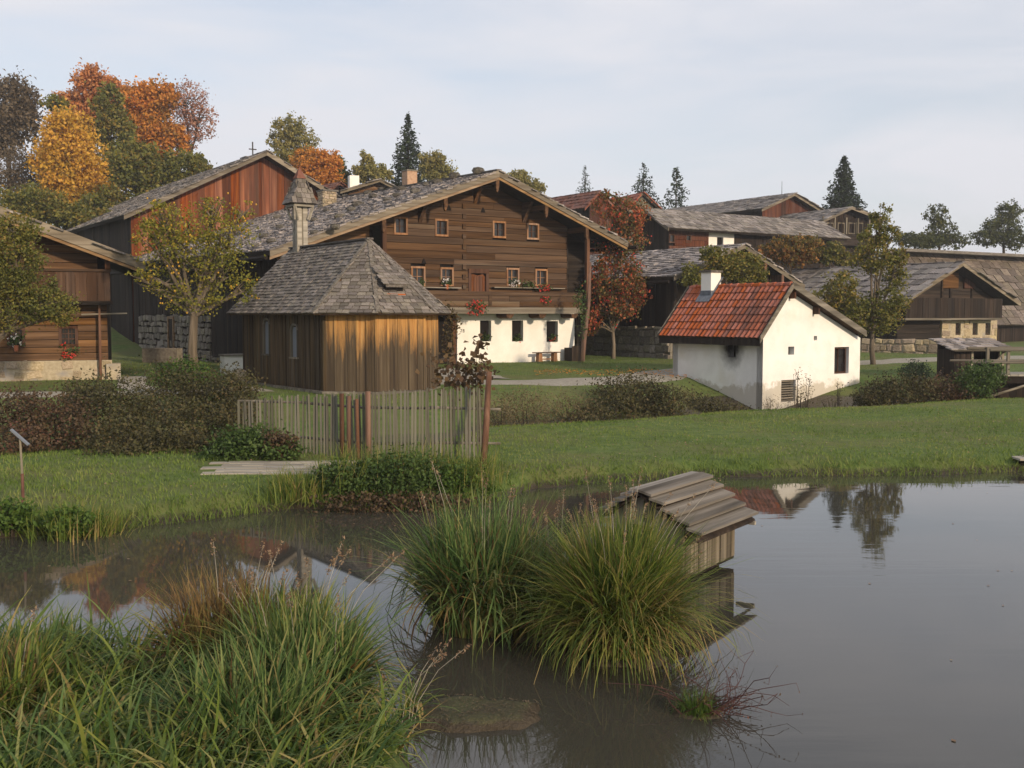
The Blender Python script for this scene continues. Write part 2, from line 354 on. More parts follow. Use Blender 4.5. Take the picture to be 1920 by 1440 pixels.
# bakehouse plaster with its soot fan and a crumbled foot
def sooty():
    m, N, L = newmat('plaster_sooty'); tc = N.new('ShaderNodeTexCoord'); raw = tc.outputs['Object']
    n = noise(N, L, raw, 1.3, 6); col = ramp(N, L, n, [(.3,(.7,.69,.66)),(.6,(.8,.79,.76))])
    n2 = noise(N, L, raw, 0.7, 5); col = mixc(N, L, ramp(N, L, n2, [(.56, 0.0), (.75, .5)]), col, (.6,.55,.44))
    sx = N.new('ShaderNodeSeparateXYZ'); L.new(raw, sx.inputs[0])
    foot = math_(N, L, 'SUBTRACT', math_(N, L, 'ADD', sx.outputs[2], math_(N, L, 'MULTIPLY', math_(N, L, 'SUBTRACT', noise(N, L, raw, 1.6, 6, .65), .5), 1.6)), 0.75)
    col = mixc(N, L, ramp(N, L, foot, [(0.0, .75), (.18, 0.0)]), col, (.42,.38,.3))
    sub = N.new('ShaderNodeVectorMath'); sub.operation = 'SUBTRACT'; sub.inputs[1].default_value = (0, SOOT[0], SOOT[1]); L.new(raw, sub.inputs[0])
    mul = N.new('ShaderNodeVectorMath'); mul.operation = 'MULTIPLY'; mul.inputs[1].default_value = (1, 1.25, .85); L.new(sub.outputs[0], mul.inputs[0])
    ln = N.new('ShaderNodeVectorMath'); ln.operation = 'LENGTH'; L.new(mul.outputs[0], ln.inputs[0])
    dd = math_(N, L, 'ADD', ln.outputs['Value'], math_(N, L, 'MULTIPLY', math_(N, L, 'SUBTRACT', noise(N, L, raw, 5, 4), .5), .35))
    col = mixc(N, L, ramp(N, L, dd, [(.4, .98), (.66, .5), (1.0, 0.0)]), col, (.02,.018,.017))
    finish(N, L, col, 0.9, n, 0.15, 0.01); return m
# ------------------------------------------------------------------ ground, pond, paths
def sm(t): t = np.clip(t, 0, 1); return t*t*(3-2*t)
SHX = [-60,-30,-12,-8,-6.2,-5.1,-3.9,-2.4,-.8,-.2,.45,2.1,4.25,6.2,8.5,11.1,15,30,80]
SHY = [10,13,15.8,16.7,17.5,18.2,19.3,19.0,19.3,20,21.5,22.2,22.95,23.1,23.1,23.7,24.2,26,30]
def shore(x): return np.interp(x, SHX, SHY)
def crest(x): return np.interp(x, [-60,-9,-2,-.6,2.8,8.2,11.5,17.4,30,80], [16,22.3,23.6,28.6,30.5,34.6,35.6,36.4,38,44])
def crest_z(x): return np.interp(x, [-60,-9,-1,8,12,18,60], [.5,.45,.42,.3,.42,.6,.9])
def rise(x): return np.interp(x, [-60,-14,-8,-2,2,6,8,15,19,40], [31,33,34,36.5,39,41.5,48,50,46,50])
ISLES = [(1.16,10.75,.42,.4,.05),(-.38,11.8,.55,.4,.05),(.4,11.4,.4,.3,.03),(1.3,12.6,.3,.25,.03),(-.33,9.1,.62,.33,.075),(1.62,9.15,.22,.16,.03)]
def hnoise(x, y):
    return (np.sin(x*.9+y*.37)*np.cos(y*.8-x*.21)*.5 + np.sin(x*2.3-y*1.1+1)*np.cos(y*1.9+x*.7)*.3 + np.sin(x*5.1+y*3.7)*.12*np.cos(y*4.3))
def ground_z(x, y):
    x = np.asarray(x, float); y = np.asarray(y, float)
    s = y - shore(x) + .18*np.sin(x*2.1)*np.sin(x*.77+1)
    c = crest(x) - shore(x); cz = crest_z(x); rv = rise(x)
    bank = -.5 + .5*sm((s+1.2)/1.2) + .28*sm(s/.55)
    t = np.clip(s/np.maximum(c, 1), 0, 1)
    lawn = bank + np.where(s > 0, (cz-.28)*t, 0)
    u = (y - crest(x)); span = np.maximum(rv-crest(x), 2)
    uu = np.clip(u/span, 0, 1)
    vil = .82 + .008*np.clip(y-40, 0, 30)
    ditch = cz + (vil-cz)*sm((uu-.35)/.65) - np.interp(x, [-20,-6,0,8,14,25], [.25,.35,.4,.35,.35,.5])*np.sin(np.pi*uu)**2
    z = np.where(u > 0, ditch, lawn)
    h0 = np.interp(x, [-60,-20,12,24,60], [62,64,66,88,96])
    hill = 9.5*sm((y-h0)/46.) + 3.0*sm((y-h0-40)/90.)
    z = z + hill + np.where(y > rv, .05, .025)*hnoise(x*.6, y*.6)*np.where(s > 0.3, 1, 0)
    z = z - .75*np.exp(-((x-11.3)/4.3)**2-((y-42.0)/3.6)**2)*np.where(y > crest(x), 1, np.exp(-((crest(x)-y)/.8)**2))
    # the camera's own bank with its reeds
    yf = np.interp(x, [-60,-6.2,-3.7,-2.3,-1.35,-.9,-.5,0.,20,60], [11,9.9,9.9,9.9,9.3,8.4,7.4,6.2,5.0,3.0])
    near = -.5 + .5*sm((yf-y+.8)/.8) + .25*sm((yf-y)/.7) + 1.5*sm((5.5-y)/5)
    z = np.where(y < 14.5, np.maximum(np.minimum(z, -.45), near), z)
    for ix, iy, rx, ry, h in ISLES:
        r = np.sqrt(((x-ix)/rx)**2 + ((y-iy)/ry)**2) + .16*np.sin(x*9+iy)*np.cos(y*7.3) + .08*np.sin(x*23)*np.sin(y*19)
        z = np.maximum(z, -.45 + (.45+h)*sm((1.9-r)/1.1))
    return z
def gz(x, y): return float(ground_z(x, y))
def axis(*parts): return np.unique(np.concatenate([np.linspace(a, b, n) for a, b, n in parts]))
gx = axis((-420,-60,16),(-60,-24,37),(-24,-3,110),(-3,3,101),(3,30,140),(30,70,41),(70,420,16))
gy = axis((-90,3,14),(3,7,20),(7,13,101),(13,50,200),(50,140,91),(140,900,22))
GX, GY = np.meshgrid(gx, gy); GZ = ground_z(GX, GY)
nv = np.stack([GX, GY, GZ], -1).reshape(-1, 3); nxg, nyg = len(gx), len(gy)
ii = (np.arange(nyg-1)[:, None]*nxg + np.arange(nxg-1)[None]).ravel()
gme = bpy.data.meshes.new('ground'); gme.from_pydata(nv.tolist(), [], np.stack([ii, ii+1, ii+nxg+1, ii+nxg], 1).tolist()); gme.update()
def ground_mat():
    m, N, L = newmat('meadow'); ge = N.new('ShaderNodeNewGeometry'); pos = ge.outputs['Position']
    n1 = noise(N, L, pos, .35, 5); n2 = noise(N, L, pos, 2.6, 6, .65); n3 = noise(N, L, pos, 22, 4, .7)
    col = ramp(N, L, n2, [(.3,(.055,.09,.018)),(.5,(.095,.145,.032)),(.72,(.145,.185,.052))])
    col = mixc(N, L, ramp(N, L, n1, [(.44, 0.0), (.66, .75)]), col, (.135,.128,.048))
    col = mixc(N, L, ramp(N, L, n3, [(.55, 0.0), (.8, .5)]), col, (.14,.12,.055))
    n4 = noise(N, L, pos, .8, 5, .6)
    sx = N.new('ShaderNodeSeparateXYZ'); L.new(pos, sx.inputs[0])
    mud = math_(N, L, 'ADD', sx.outputs[2], math_(N, L, 'MULTIPLY', math_(N, L, 'SUBTRACT', n2, .5), .12))
    col = mixc(N, L, ramp(N, L, mud, [(.05, 1.0), (.13, 0.0)]), col, (.052,.04,.026))
    wet = ramp(N, L, mud, [(.04, .35), (.13, .95)])
    col = mixc(N, L, ramp(N, L, mud, [(.1, .35), (.14, 0.0)]), col, mixc(N, L, n3, (.02,.016,.01), (.11,.09,.06)))
    finish(N, L, col, .95, n3, .8, .06, spec=.25, rough_sock=wet); return m
ground = put('ground', gme, ground_mat(), kind='structure', smooth=True)
def water_mat():
    m, N, L = newmat('pond_water'); ge = N.new('ShaderNodeNewGeometry'); pos = ge.outputs['Position']
    mp = N.new('ShaderNodeMapping'); mp.inputs['Scale'].default_value = (.55, 2.6, 1); L.new(pos, mp.inputs['Vector'])
    n1 = noise(N, L, mp.outputs[0], 1.5, 3, .5)
    mp2 = N.new('ShaderNodeMapping'); mp2.inputs['Scale'].default_value = (.6, 1.2, 1); L.new(pos, mp2.inputs['Vector'])
    calm = ramp(N, L, noise(N, L, mp2.outputs[0], .16, 3), [(.42, .06), (.62, 1.0)])
    sx = N.new('ShaderNodeSeparateXYZ'); L.new(pos, sx.inputs[0])
    breeze = ramp(N, L, math_(N, L, 'MULTIPLY', math_(N, L, 'ADD', sx.outputs[0], 2.0), .12), [(0.0, .12), (.6, 1.0)])
    h = math_(N, L, 'MULTIPLY', n1, math_(N, L, 'MULTIPLY', calm, breeze))
    p = finish(N, L, (.046,.043,.034), .025, h, .22, .02, spec=.5); p.inputs['IOR'].default_value = 1.42
    return m
wm = MB(); wm.add([(-70,4,0),(90,4,0),(90,34,0),(-70,34,0)], [(0,1,2,3)])
put('pond_water', wm, water_mat(), kind='structure')
def path(name, pts, width, mat, lift=.03):
    pts = np.array(pts, float); seg = np.linalg.norm(np.diff(pts, axis=0), axis=1); t = np.concatenate([[0], np.cumsum(seg)])
    n = int(t[-1]/.4); tt = np.linspace(0, t[-1], n); P = np.stack([np.interp(tt, t, pts[:, i]) for i in (0, 1)], 1)
    for _ in range(3): P[1:-1] = (P[:-2]+P[1:-1]*2+P[2:])/4
    D = unit(np.gradient(P, axis=0)); Nn = np.stack([-D[:, 1], D[:, 0]], 1); k = 7; mb = MB()
    for i in range(n):
        for j in range(k):
            off = (j/(k-1)-.5)*width*(1+.1*math.sin(i*.37+j)+ .06*math.sin(i*1.1))
            q = P[i]+Nn[i]*off; mb.v.append((q[0], q[1], gz(*q)+lift - (.03 if j in (0, k-1) else 0)))
    for i in range(n-1):
        for j in range(k-1): a = i*k+j; mb.f.append((a, a+k, a+k+1, a+1))
    return put(name, mb, mat, kind='structure', smooth=True)
M['gravel'] = surf('gravel', [(.3,(.2,.18,.145)),(.5,(.3,.275,.225)),(.75,(.4,.37,.31))], 9, rnd=0, blotch=((.2,.19,.12), .6, .55, .75), bdist=.03, shift=False)
path('gravel_path', [(-34,34.5),(-20,35.4),(-12.5,36.2),(-9,38.5)], 2.6, M['gravel'])
path('gravel_path', [(-6,42.8),(-1.5,41.8),(2.5,42.3),(5.3,45),(8.2,50),(15,54.5),(25,61),(34,64)], 3.0, M['gravel'])
path('gravel_path', [(-3.2,50.5),(-2.6,47),(-1.6,43.4)], 3.4, M['gravel'], .045)
path('stone_path', [(-12.4,36.6),(-14.4,40.2),(-16,45)], 1.1, M['pale_plank'], .05)
# ------------------------------------------------------------------ building kit
UNIT_SH = []
def shingle_variants():
    if not UNIT_SH:
        for k in range(4):
            w0, w1 = random.uniform(.42,.5), random.uniform(.42,.5); mb = MB()
            lo, up = random.uniform(.9,1.6), random.uniform(.2,.5); e = random.uniform(-.08,.08)
            mb.add([(-w0,-.05-e,0),(w0,-.05+e,0),(w1,1.15,-.5),(-w1,1.15,-.5),(-w0,-.05-e,lo),(w0,-.05+e,lo),(w1,1.15,up),(-w1,1.15,up)],
                   [(0,3,2,1),(4,5,6,7),(0,1,5,4),(1,2,6,5),(2,3,7,6),(3,0,4,7)])
            UNIT_SH.append(mb)
    return UNIT_SH
def cover(parent, a, b, up, length, mat, w, h, th=.03, limit=300, inside=None, name='shingle', rest='shingle_cover', jit=.5, tilt=.0):
    """courses of shingles from eave a-b upwards"""
    a, b = Vector(a), Vector(b); X = (b-a).normalized(); U = Vector(up).normalized(); Z = X.cross(U).normalized(); L = (b-a).length
    if Z.z < 0: a, b = b, a; X = -X; Z = -Z
    items = []; nr = max(1, int(round(length/h))); h = length/nr
    for r in range(nr):
        x = -random.random()*w
        while x < L:
            ww = w*random.uniform(.7, 1.3); c = a + X*min(max(x+ww/2, 0), L) + U*(r*h)
            x += ww
            mid = c + U*(h*.5)
            if inside and not inside(mid): continue
            s = random.uniform(-1, 1)*jit
            Xr = (X + U*s*.07).normalized(); Zr = (Z + U*s*.05 + X*random.uniform(-1,1)*jit*.06).normalized(); Yr = Zr.cross(Xr)
            Xr = Yr.cross(Zr)
            t = th*random.uniform(.7, 1.5)
            Mx = Matrix(((Xr.x*ww, Yr.x*h, Zr.x*t, c.x), (Xr.y*ww, Yr.y*h, Zr.y*t, c.y), (Xr.z*ww, Yr.z*h, Zr.z*t, c.z), (0,0,0,1)))
            items.append((Mx, random.randrange(4)))
    vs = [mb.mesh(name) for mb in shingle_variants()]
    pieces(parent, name, vs, items, mat, limit, rest)
ROCKS = {}
def rock_mesh(key, mat, flat=1.0):
    if key not in ROCKS:
        out = []
        for k in range(6):
            mb = MB(); n, m = 7, 4
            vs = [(0,0,-.5)]
            for i in range(1, m):
                ph = math.pi*i/m
                for j in range(n):
                    t = 2*math.pi*(j+.5*(i % 2))/n; r = .5*random.uniform(.85,1.15)
                    q = (r*math.sin(ph)**.6*math.cos(t), r*math.sin(ph)**.6*math.sin(t), -.5*math.cos(ph)*random.uniform(.85,1.1)); vs.append(q)
            vs.append((0,0,.5)); fs = []
            for j in range(n): fs.append((0, 1+(j+1) % n, 1+j))
            for i in range(m-2):
                for j in range(n):
                    a = 1+i*n+j; b2 = 1+i*n+(j+1) % n; fs.append((a, b2, b2+n, a+n))
            e = 1+(m-1)*n
            for j in range(n): fs.append((e, e-n+j, e-n+(j+1) % n))
            mb.add(vs, fs); me = mb.mesh('stone'); me.materials.append(mat); out.append(me)
        ROCKS[key] = out
    return ROCKS[key]
def block_meshes(key, mat):        # roughly squared wall stones
    if key not in ROCKS:
        out = []
        for k in range(7):
            mb = MB(); j = lambda s=.12: random.uniform(-s, s)
            f = [(-.5+.1+j(), -.5, -.5+.12+j()), (.5-.1+j(), -.5, -.5+.1+j()), (.5-.1+j(), -.5, .5-.1+j()), (-.5+.1+j(), -.5, .5-.1+j())]
            mid = [(-.48+j(.08), -.2, -.48+j(.08)), (.48+j(.08), -.2, -.48+j(.08)), (.48+j(.08), -.2, .48+j(.08)), (-.48+j(.08), -.2, .48+j(.08))]
            bk = [(x, .5, z) for x, _, z in mid]
            fs = [(0,1,2,3)]
            for o in (0, 4):
                for i in range(4): fs.append((o+(i+1) % 4, o+i, o+i+4, o+(i+1) % 4+4))
            mb.add(f+mid+bk, fs); me = mb.mesh('stone'); me.materials.append(mat); out.append(me)
        ROCKS[key] = out
    return ROCKS[key]
def stonework(parent, x0, x1, z0, z1, mat, key, size=.4, M=None, proud=.1, limit=300, holes=(), top=None, skip=0.0):
    """irregular courses of stones on the plane y=0 of M (default the parent's)"""
    M = M or Matrix(); items = []; z = z0
    while z < z1-.05:
        h = min(size*random.uniform(.5, 1.05), z1-z)
        if z1-z-h < size*.3: h = z1-z
        x = x0
        while x < x1-.02:
            w = min(size*random.uniform(.6, 1.9), x1-x)
            if x1-x-w < size*.35: w = x1-x
            cx, cz = x+w/2, z+h/2
            if not any(a-.02 < cx+w*.4 and cx-w*.4 < b+.02 and c < cz+h*.3 and cz-h*.3 < d for a, b, c, d in holes) and (top is None or z+h*.7 < top(cx)) and random.random() >= skip:
                y = -proud*random.uniform(-.1, .45); hv = h*random.uniform(.72, 1.12); cz += random.uniform(-.12, .12)*h
                L = Matrix.Translation((cx, y, cz)) @ Matrix.Rotation(random.uniform(-.16,.16), 4, 'Y') @ Matrix.Diagonal((w*random.uniform(.86, 1.02), proud*1.6, hv*.95, 1))
                items.append((M @ L, random.randrange(7)))
            x += w
        z += h
    pieces(parent, 'stone', block_meshes(key, mat), items, mat, limit, 'stone_cover')
def cut(a, b, holes, z0, z1):
    segs = [(a, b)]; zm = (z0+z1)/2
    for h0, h1, c, d in holes:
        if c < zm < d:
            new = []
            for p, q in segs:
                if h1 <= p or h0 >= q: new.append((p, q)); continue
                if h0 > p+.03: new.append((p, h0))
                if h1 < q-.03: new.append((h1, q))
            segs = new
    return segs
def logs(parent, x0, x1, z0, z1, mat, y=0, th=.1, h=.28, holes=(), left=None, right=None, name='plank', M=None):
    """courses of squared logs between x0 and x1; left/right(z) give slanted ends under a roof"""
    z = z0
    while z < z1-.03:
        hh = min(h*random.uniform(.8, 1.25), z1-z)
        if z1-z-hh < .08: hh = z1-z
        a0, a1 = max(x0, left(z)) if left else x0, max(x0, left(z+hh)) if left else x0
        b0, b1 = min(x1, right(z)) if right else x1, min(x1, right(z+hh)) if right else x1
        if b0-a0 < .1: break
        g = .012; d = random.uniform(-.025,.02)
        for p, q in cut(a0, b0, holes, z, z+hh):
            # long walls are pieced together from several lengths
            cuts = [p, q]
            if q-p > 5: cuts = [p, random.uniform(p+(q-p)*.3, p+(q-p)*.7), q]
            for s, e in zip(cuts, cuts[1:]):
                ts = a1 if s == a0 else s; te = b1 if e == b0 else e
                if te < ts: ts = te = (ts+te)/2
                poly = [(s+.004, z+g), (e-.004, z+g), (te-.004, z+hh-g), (ts+.004, z+hh-g)]
                put(name, MB().prism(poly, y-th/2+d, y+th/2, M), mat, parent)
        z += hh
def boards(parent, x0, x1, zb, zt, mat, y=0, th=.05, w=.3, holes=(), name='board', M=None, batten=None, joined=False, gap=.006):
    """upright boards between x0 and x1; zb/zt are numbers or functions of x"""
    fb = zb if callable(zb) else (lambda x: zb); ft = zt if callable(zt) else (lambda x: zt); x = x0; acc = MB()
    while x < x1-.02:
        ww = min(w*random.uniform(.75, 1.25), x1-x)
        if x1-x-ww < w*.3: ww = x1-x
        a, b = x+gap, x+ww-gap; d = random.uniform(-.02,.012); segs = [(0, 1)]
        lo = [(fb(a), fb(b))]; hi = [(ft(a), ft(b))]; parts = [(fb(a), fb(b), ft(a), ft(b))]
        for h0, h1, c, dd in holes:
            if h0 < (a+b)/2 < h1:
                pn = []
                for l0, l1, t0, t1 in parts:
                    if c > max(t0, t1) or dd < min(l0, l1): pn.append((l0, l1, t0, t1)); continue
                    if c > max(l0, l1)+.05: pn.append((l0, l1, c, c))
                    if dd < min(t0, t1)-.05: pn.append((dd, dd, t0, t1))
                parts = pn
        for l0, l1, t0, t1 in parts:
            if t0-l0 < .04 and t1-l1 < .04: continue
            poly = [(a, l0), (b, l1), (b, max(t1, l1+.01)), (a, max(t0, l0+.01))]
            if joined: acc.prism(poly, y-th/2+d, y+th/2, M)
            else: put(name, MB().prism(poly, y-th/2+d, y+th/2, M), mat, parent)
            if batten:
                bp = [(b-.035, l1), (b+.035+gap, l1), (b+.035+gap, max(t1, l1+.01)), (b-.035, max(t1, l1+.01))]
                if joined: acc.prism(bp, y-th/2-.035, y-th/2-.003+d*.2, M)
                else: put('batten', MB().prism(bp, y-th/2-.035, y-th/2-.003+d*.2, M), batten, parent)
        x += ww
    if joined and acc.v: put('boarding', acc, mat, parent)
def window(parent, x0, x1, z0, z1, y, mat, fw=.09, rows=2, cols=2, out=.05, depth=.09, M=None, bar=None, name='window', sash=.03):
    mb = MB()
    mb.box(x0, x1, y-out, y+depth, z0, z0+fw, M); mb.box(x0, x1, y-out, y+depth, z1-fw, z1, M)
    mb.box(x0, x0+fw, y-out-.003, y+depth, z0+fw, z1-fw, M); mb.box(x1-fw, x1, y-out-.003, y+depth, z0+fw, z1-fw, M)
    o = put(name, mb, mat, parent)
    pane = MB().box(x0+fw-.01, x1-fw+.01, y+depth-.035, y+depth-.005, z0+fw-.01, z1-fw+.01, M); put('pane', pane, M_glass, o)
    bb = MB(); yb = y+depth-.06
    for i in range(1, cols):
        c = x0+fw+(x1-x0-2*fw)*i/cols; s = sash*1.5 if (i*2 == cols) else sash*.7
        bb.box(c-s/2, c+s/2, yb-.02, yb+.024, z0+fw, z1-fw, M)
    for i in range(1, rows):
        c = z0+fw+(z1-z0-2*fw)*i/rows; bb.box(x0+fw, x1-fw, yb-.012, yb+.022, c-sash/2, c+sash/2, M)
    if bb.v: put('glazing_bar', bb, bar or mat, o)
    return o
M_glass = M['glass']
def wall(parent, x0, x1, z0, top, holes, mat, y=0, depth=.4, M=None, name='wall', kinks=()):
    """a rendered wall with real openings; top is a number or a function of x"""
    ft = top if callable(top) else (lambda x: top); xs = sorted(set([x0, x1, *kinks] + [v for h in holes for v in h[:2]])); mb = MB()
    xs = [x for x in xs if x0 <= x <= x1]
    for a, b in zip(xs, xs[1:]):
        zs = [(z0, z0)]; cov = sorted([h for h in holes if h[0] <= a+1e-6 and h[1] >= b-1e-6], key=lambda h: h[2])
        lo = z0
        for h in cov:
            mb.add([(a,y,lo),(b,y,lo),(b,y,h[2]),(a,y,h[2])], [(0,1,2,3)], M); lo = h[3]
        mb.add([(a,y,lo),(b,y,lo),(b,y,ft(b)),(a,y,ft(a))], [(0,1,2,3)], M)
    for a, b, c, d in holes:
        mb.add([(a,y,c),(b,y,c),(b,y+depth,c),(a,y+depth,c),(a,y,d),(b,y,d),(b,y+depth,d),(a,y+depth,d)], [(0,3,2,1),(4,5,6,7),(0,4,7,3),(1,2,6,5)], M)
    mb.add([(x0,y,z0),(x0,y+depth,z0),(x0,y+depth,ft(x0)),(x0,y,ft(x0))], [(0,3,2,1)], M); mb.add([(x1,y,z0),(x1,y+depth,z0),(x1,y+depth,ft(x1)),(x1,y,ft(x1))], [(0,1,2,3)], M)
    return put(name, mb, mat, parent)
def slab(parent, name, e0, e1, r1, r0, th, mat):
    """roof plane: eave e0-e1, ridge r0-r1 (front, back), th below the surface"""
    e0, e1, r1, r0 = map(Vector, (e0, e1, r1, r0)); n = (e1-e0).cross(r0-e0).normalized()
    if n.z < 0: n = -n
    vs = [e0, e1, r1, r0] + [v - n*th for v in (e0, e1, r1, r0)]
    fs = [(0,1,2,3),(7,6,5,4),(0,4,5,1),(1,5,6,2),(2,6,7,3),(3,7,4,0)]
    mb = MB().add(vs, fs); return put(name, mb, mat, parent)
def poly_prism(parent, name, poly, y0, y1, mat): return put(name, MB().prism(poly, y0, y1), mat, parent)
def barge(parent, p0, p1, y, h, th, mat, drop=0.0, name='barge_board'):
    """board along a verge from p0 to p1 given as (x, z), hanging h below the line"""
    poly = [(p0[0], p0[1]-drop-h), (p1[0], p1[1]-drop-h), (p1[0], p1[1]-drop), (p0[0], p0[1]-drop)]
    if p0[0] > p1[0]: poly = [poly[1], poly[0], poly[3], poly[2]]
    return put(name, MB().prism(poly, y-th, y), mat, parent)
def gable_house(name, label, apex, left, right, Y, deg, length, base_z, mats, over=1.0, group=None, sh=(.5,.42,.035), limit=0, inset=.9, log=False, joined=True, back_up=0.0, cat='house', front=True, rside=True, lside=True, bw=.35, barge_h=.3, th=.2, thick_verge=True):
    """timber house whose front verge passes the three sighted points (apex at distance Y)"""
    P = at(apex[0], apex[1], Y); f = Frame((P.x, P.y, base_z), deg)
    off = f.M.to_3x3() @ Vector((0, over, 0)); f = Frame(f.o + off, deg)      # y=0 is the wall, y=-over the verge
    A, Lp, Rp = f.hit(*apex, -over), f.hit(*left, -over), f.hit(*right, -over)
    t = thing(name, label, cat, f.o, deg, group)
    for side, Q, nm in ((0, Lp, 'roof'), (1, Rp, 'roof')):
        e0, e1 = (Q[0], -over, Q[1]), (Q[0], length, Q[1]+back_up); r0, r1 = (A[0], -over, A[1]), (A[0], length, A[1]+back_up)
        s = slab(t, nm, e0, e1, r1, r0, th, mats['under']); up = Vector(r0)-Vector(e0)
        cover(s, (Q[0], -over, Q[1]+.01), (Q[0], length, Q[1]+back_up+.01), up, up.length, mats['roof'], sh[0], sh[1], sh[2], limit)
        barge(t, Q, A, -over-.003, barge_h, .05, mats.get('verge', M['verge']), -.05)
    def topf(x): 
        l = Lp[1]+(A[1]-Lp[1])*(x-Lp[0])/(A[0]-Lp[0]); r = Rp[1]+(A[1]-Rp[1])*(x-Rp[0])/(A[0]-Rp[0]); return min(l, r)-th-.05
    xl, xr = Lp[0]+inset, Rp[0]-inset
    zb = min([-.2] + [gz(*f.w(x_, y_, 0).xy)-base_z-.3 for x_ in (xl, A[0], xr) for y_ in (0, length*.5, length)])      # walls reach the slope
    if front:
        if log: 
            iL = lambda z: Lp[0]+(z+th+.05-Lp[1])*(A[0]-Lp[0])/(A[1]-Lp[1]); iR = lambda z: Rp[0]+(z+th+.05-Rp[1])*(A[0]-Rp[0])/(A[1]-Rp[1])
            logs(t, xl, xr, zb, topf(A[0]), mats['front'], 0, .1, .34, (), iL, iR)
        else:
            boards(t, xl, A[0], zb, topf, mats['front'], 0, .05, bw, joined=joined); boards(t, A[0], xr, zb, topf, mats['front'], 0, .05, bw, joined=joined)
        put('gable_backing', MB().prism([(xl, zb), (xr, zb), (xr, topf(xr)), (A[0], topf(A[0])), (xl, topf(xl))], .06, .12), M['shade'], t)
    if lside:
        Ml = Matrix.Translation((xl, 0, 0)) @ Matrix.Rotation(-math.pi/2, 4, 'Z')
        boards(t, -(length-.6), 0, zb, lambda x: topf(xl) + back_up*(-x)/length - .02, mats['side'], 0, .05, bw, joined=True, M=Ml)
    if rside:
        Mr = Matrix.Translation((xr, 0, 0)) @ Matrix.Rotation(math.pi/2, 4, 'Z')
        boards(t, 0, length-.6, zb, lambda x: topf(xr) + back_up*x/length - .02, mats['side'], 0, .05, bw, joined=True, M=Mr)
    return dict(t=t, f=f, A=A, L=Lp, R=Rp, top=topf, xl=xl, xr=xr, over=over)
# ------------------------------------------------------------------ the big farmhouse
DEG = 34.0
def geranium(name, label, c, r, n, flower, group=None, leaves=None, fsize=.07, pot=None, flat=1.0, cat='flowers'):
    t = thing(name, label, cat, c, 0, group); leaves = leaves if leaves is not None else n
    rx, ry, rz = r
    if leaves:
        P = blob_points([(0, 0, 0, rx, ry, rz)], leaves, .3, .2, 8); put('leaves', quad_mesh('leaves', leaf_quads(P, .1, .8)), LM['geranium'], t)
    d = unit(rng.normal(size=(n//5+2, 3))); d[:, 1] = -np.abs(d[:, 1]); cc = d*np.array([rx, ry, rz])*(.75+.35*rng.random((len(d), 1)))
    P = cc[rng.integers(0, len(cc), n)] + rng.normal(size=(n, 3))*.025
    put('blossoms', quad_mesh('blossoms', leaf_quads(P, fsize, .9)), flower, t)
    if pot: put('pot', MB().tube([(0, 0, -rz-.16), (0, 0, -rz+.08)], [.07, .1], 10), M['pot'], t)
    return t
LM = {}
LM['geranium'] = leafmat('geranium_leaves', [(.03,.06,.015),(.06,.1,.025),(.1,.13,.04)])
OV = 1.7
P0 = at(505, 470, 48)
_f = Frame((P0.x, P0.y, 0.82), DEG); FH = Frame(_f.o + _f.M.to_3x3() @ Vector((0, OV, 0)), DEG)
farm = thing('farmhouse', 'large brown timber farmhouse with white ground floor and stone-weighted shingle roof', 'farmhouse', FH.o, DEG)
A, Lp, Rp = FH.hit(935, 322, -OV), FH.hit(505, 470, -OV), FH.hit(1176, 455, -OV)
LEN = 27.0; BU = .5; TH = .2
def fl(z): return Lp[0]+(z+TH+.06-Lp[1])*(A[0]-Lp[0])/(A[1]-Lp[1])
def fr(z): return Rp[0]+(z+TH+.06-Rp[1])*(A[0]-Rp[0])/(A[1]-Rp[1])
def ftop(x): return min(Lp[1]+(A[1]-Lp[1])*(x-Lp[0])/(A[0]-Lp[0]), Rp[1]+(A[1]-Rp[1])*(x-Rp[0])/(A[0]-Rp[0]))-TH-.06
for Q in (Lp, Rp):
    e0, e1, r0, r1 = (Q[0], -OV, Q[1]), (Q[0], LEN, Q[1]+BU), (A[0], -OV, A[1]), (A[0], LEN, A[1]+BU)
    s = slab(farm, 'roof', e0, e1, r1, r0, TH, M['log_dark']); up = Vector(r0)-Vector(e0)
    if Q is Lp:
        nl = (Vector(e1)-Vector(e0)).cross(up).normalized(); roofL = s
    b = Vector(e1)-Vector(e0)
    cover(s, Vector(e0)+Vector((0, 0, .01)), Vector(e1)+Vector((0, 0, .01)), up, up.length, M['shingle'], .3 if Q is Lp else .45, .3, .05, 300 if Q is Lp else 0, jit=1.3)
    barge(farm, Q, A, -OV-.004, .34, .09, M['verge'], -.08)
    barge(farm, Q, A, -OV+.02, .13, .06, M['trim'], .27, 'verge_trim')
put('ridge_board', MB().bar((A[0], -OV-.05, A[1]+.09), (A[0], LEN, A[1]+BU+.09), .3, .07), M['shingle_old'], farm)
# stones that weigh the shingles down
items = []
stone_px = [(647,371),(672,387),(659,397),(638,410),(612,398),(589,416),(526,430),(495,447),(508,457),(714,358),(753,358),(779,363),(700,372),(725,378),(560,440),(470,420),(540,395),(690,365),(628,430),(455,440),(590,440),(800,350),(820,345),(745,370),(480,465),(520,410)]
for px, py in stone_px:
    p = FH.hitp(px, py, (Lp[0], -OV, Lp[1]), nl); s = random.uniform(.38, .62)
    items.append((Matrix.Translation(p+Vector((0, 0, .12))) @ Matrix.Rotation(random.random()*6, 4, 'Z') @ Matrix.Diagonal((s*1.25, s, s*.62, 1)), random.randrange(6)))
for y in (1.0, 3.4):
    items.append((Matrix.Translation((A[0]-.15, y-1, A[1]+.22)) @ Matrix.Diagonal((.7, .6, .42, 1)), 2))
pieces(farm, 'roof_stone', rock_mesh('rock', M['rock']), items, M['rock'], 300)
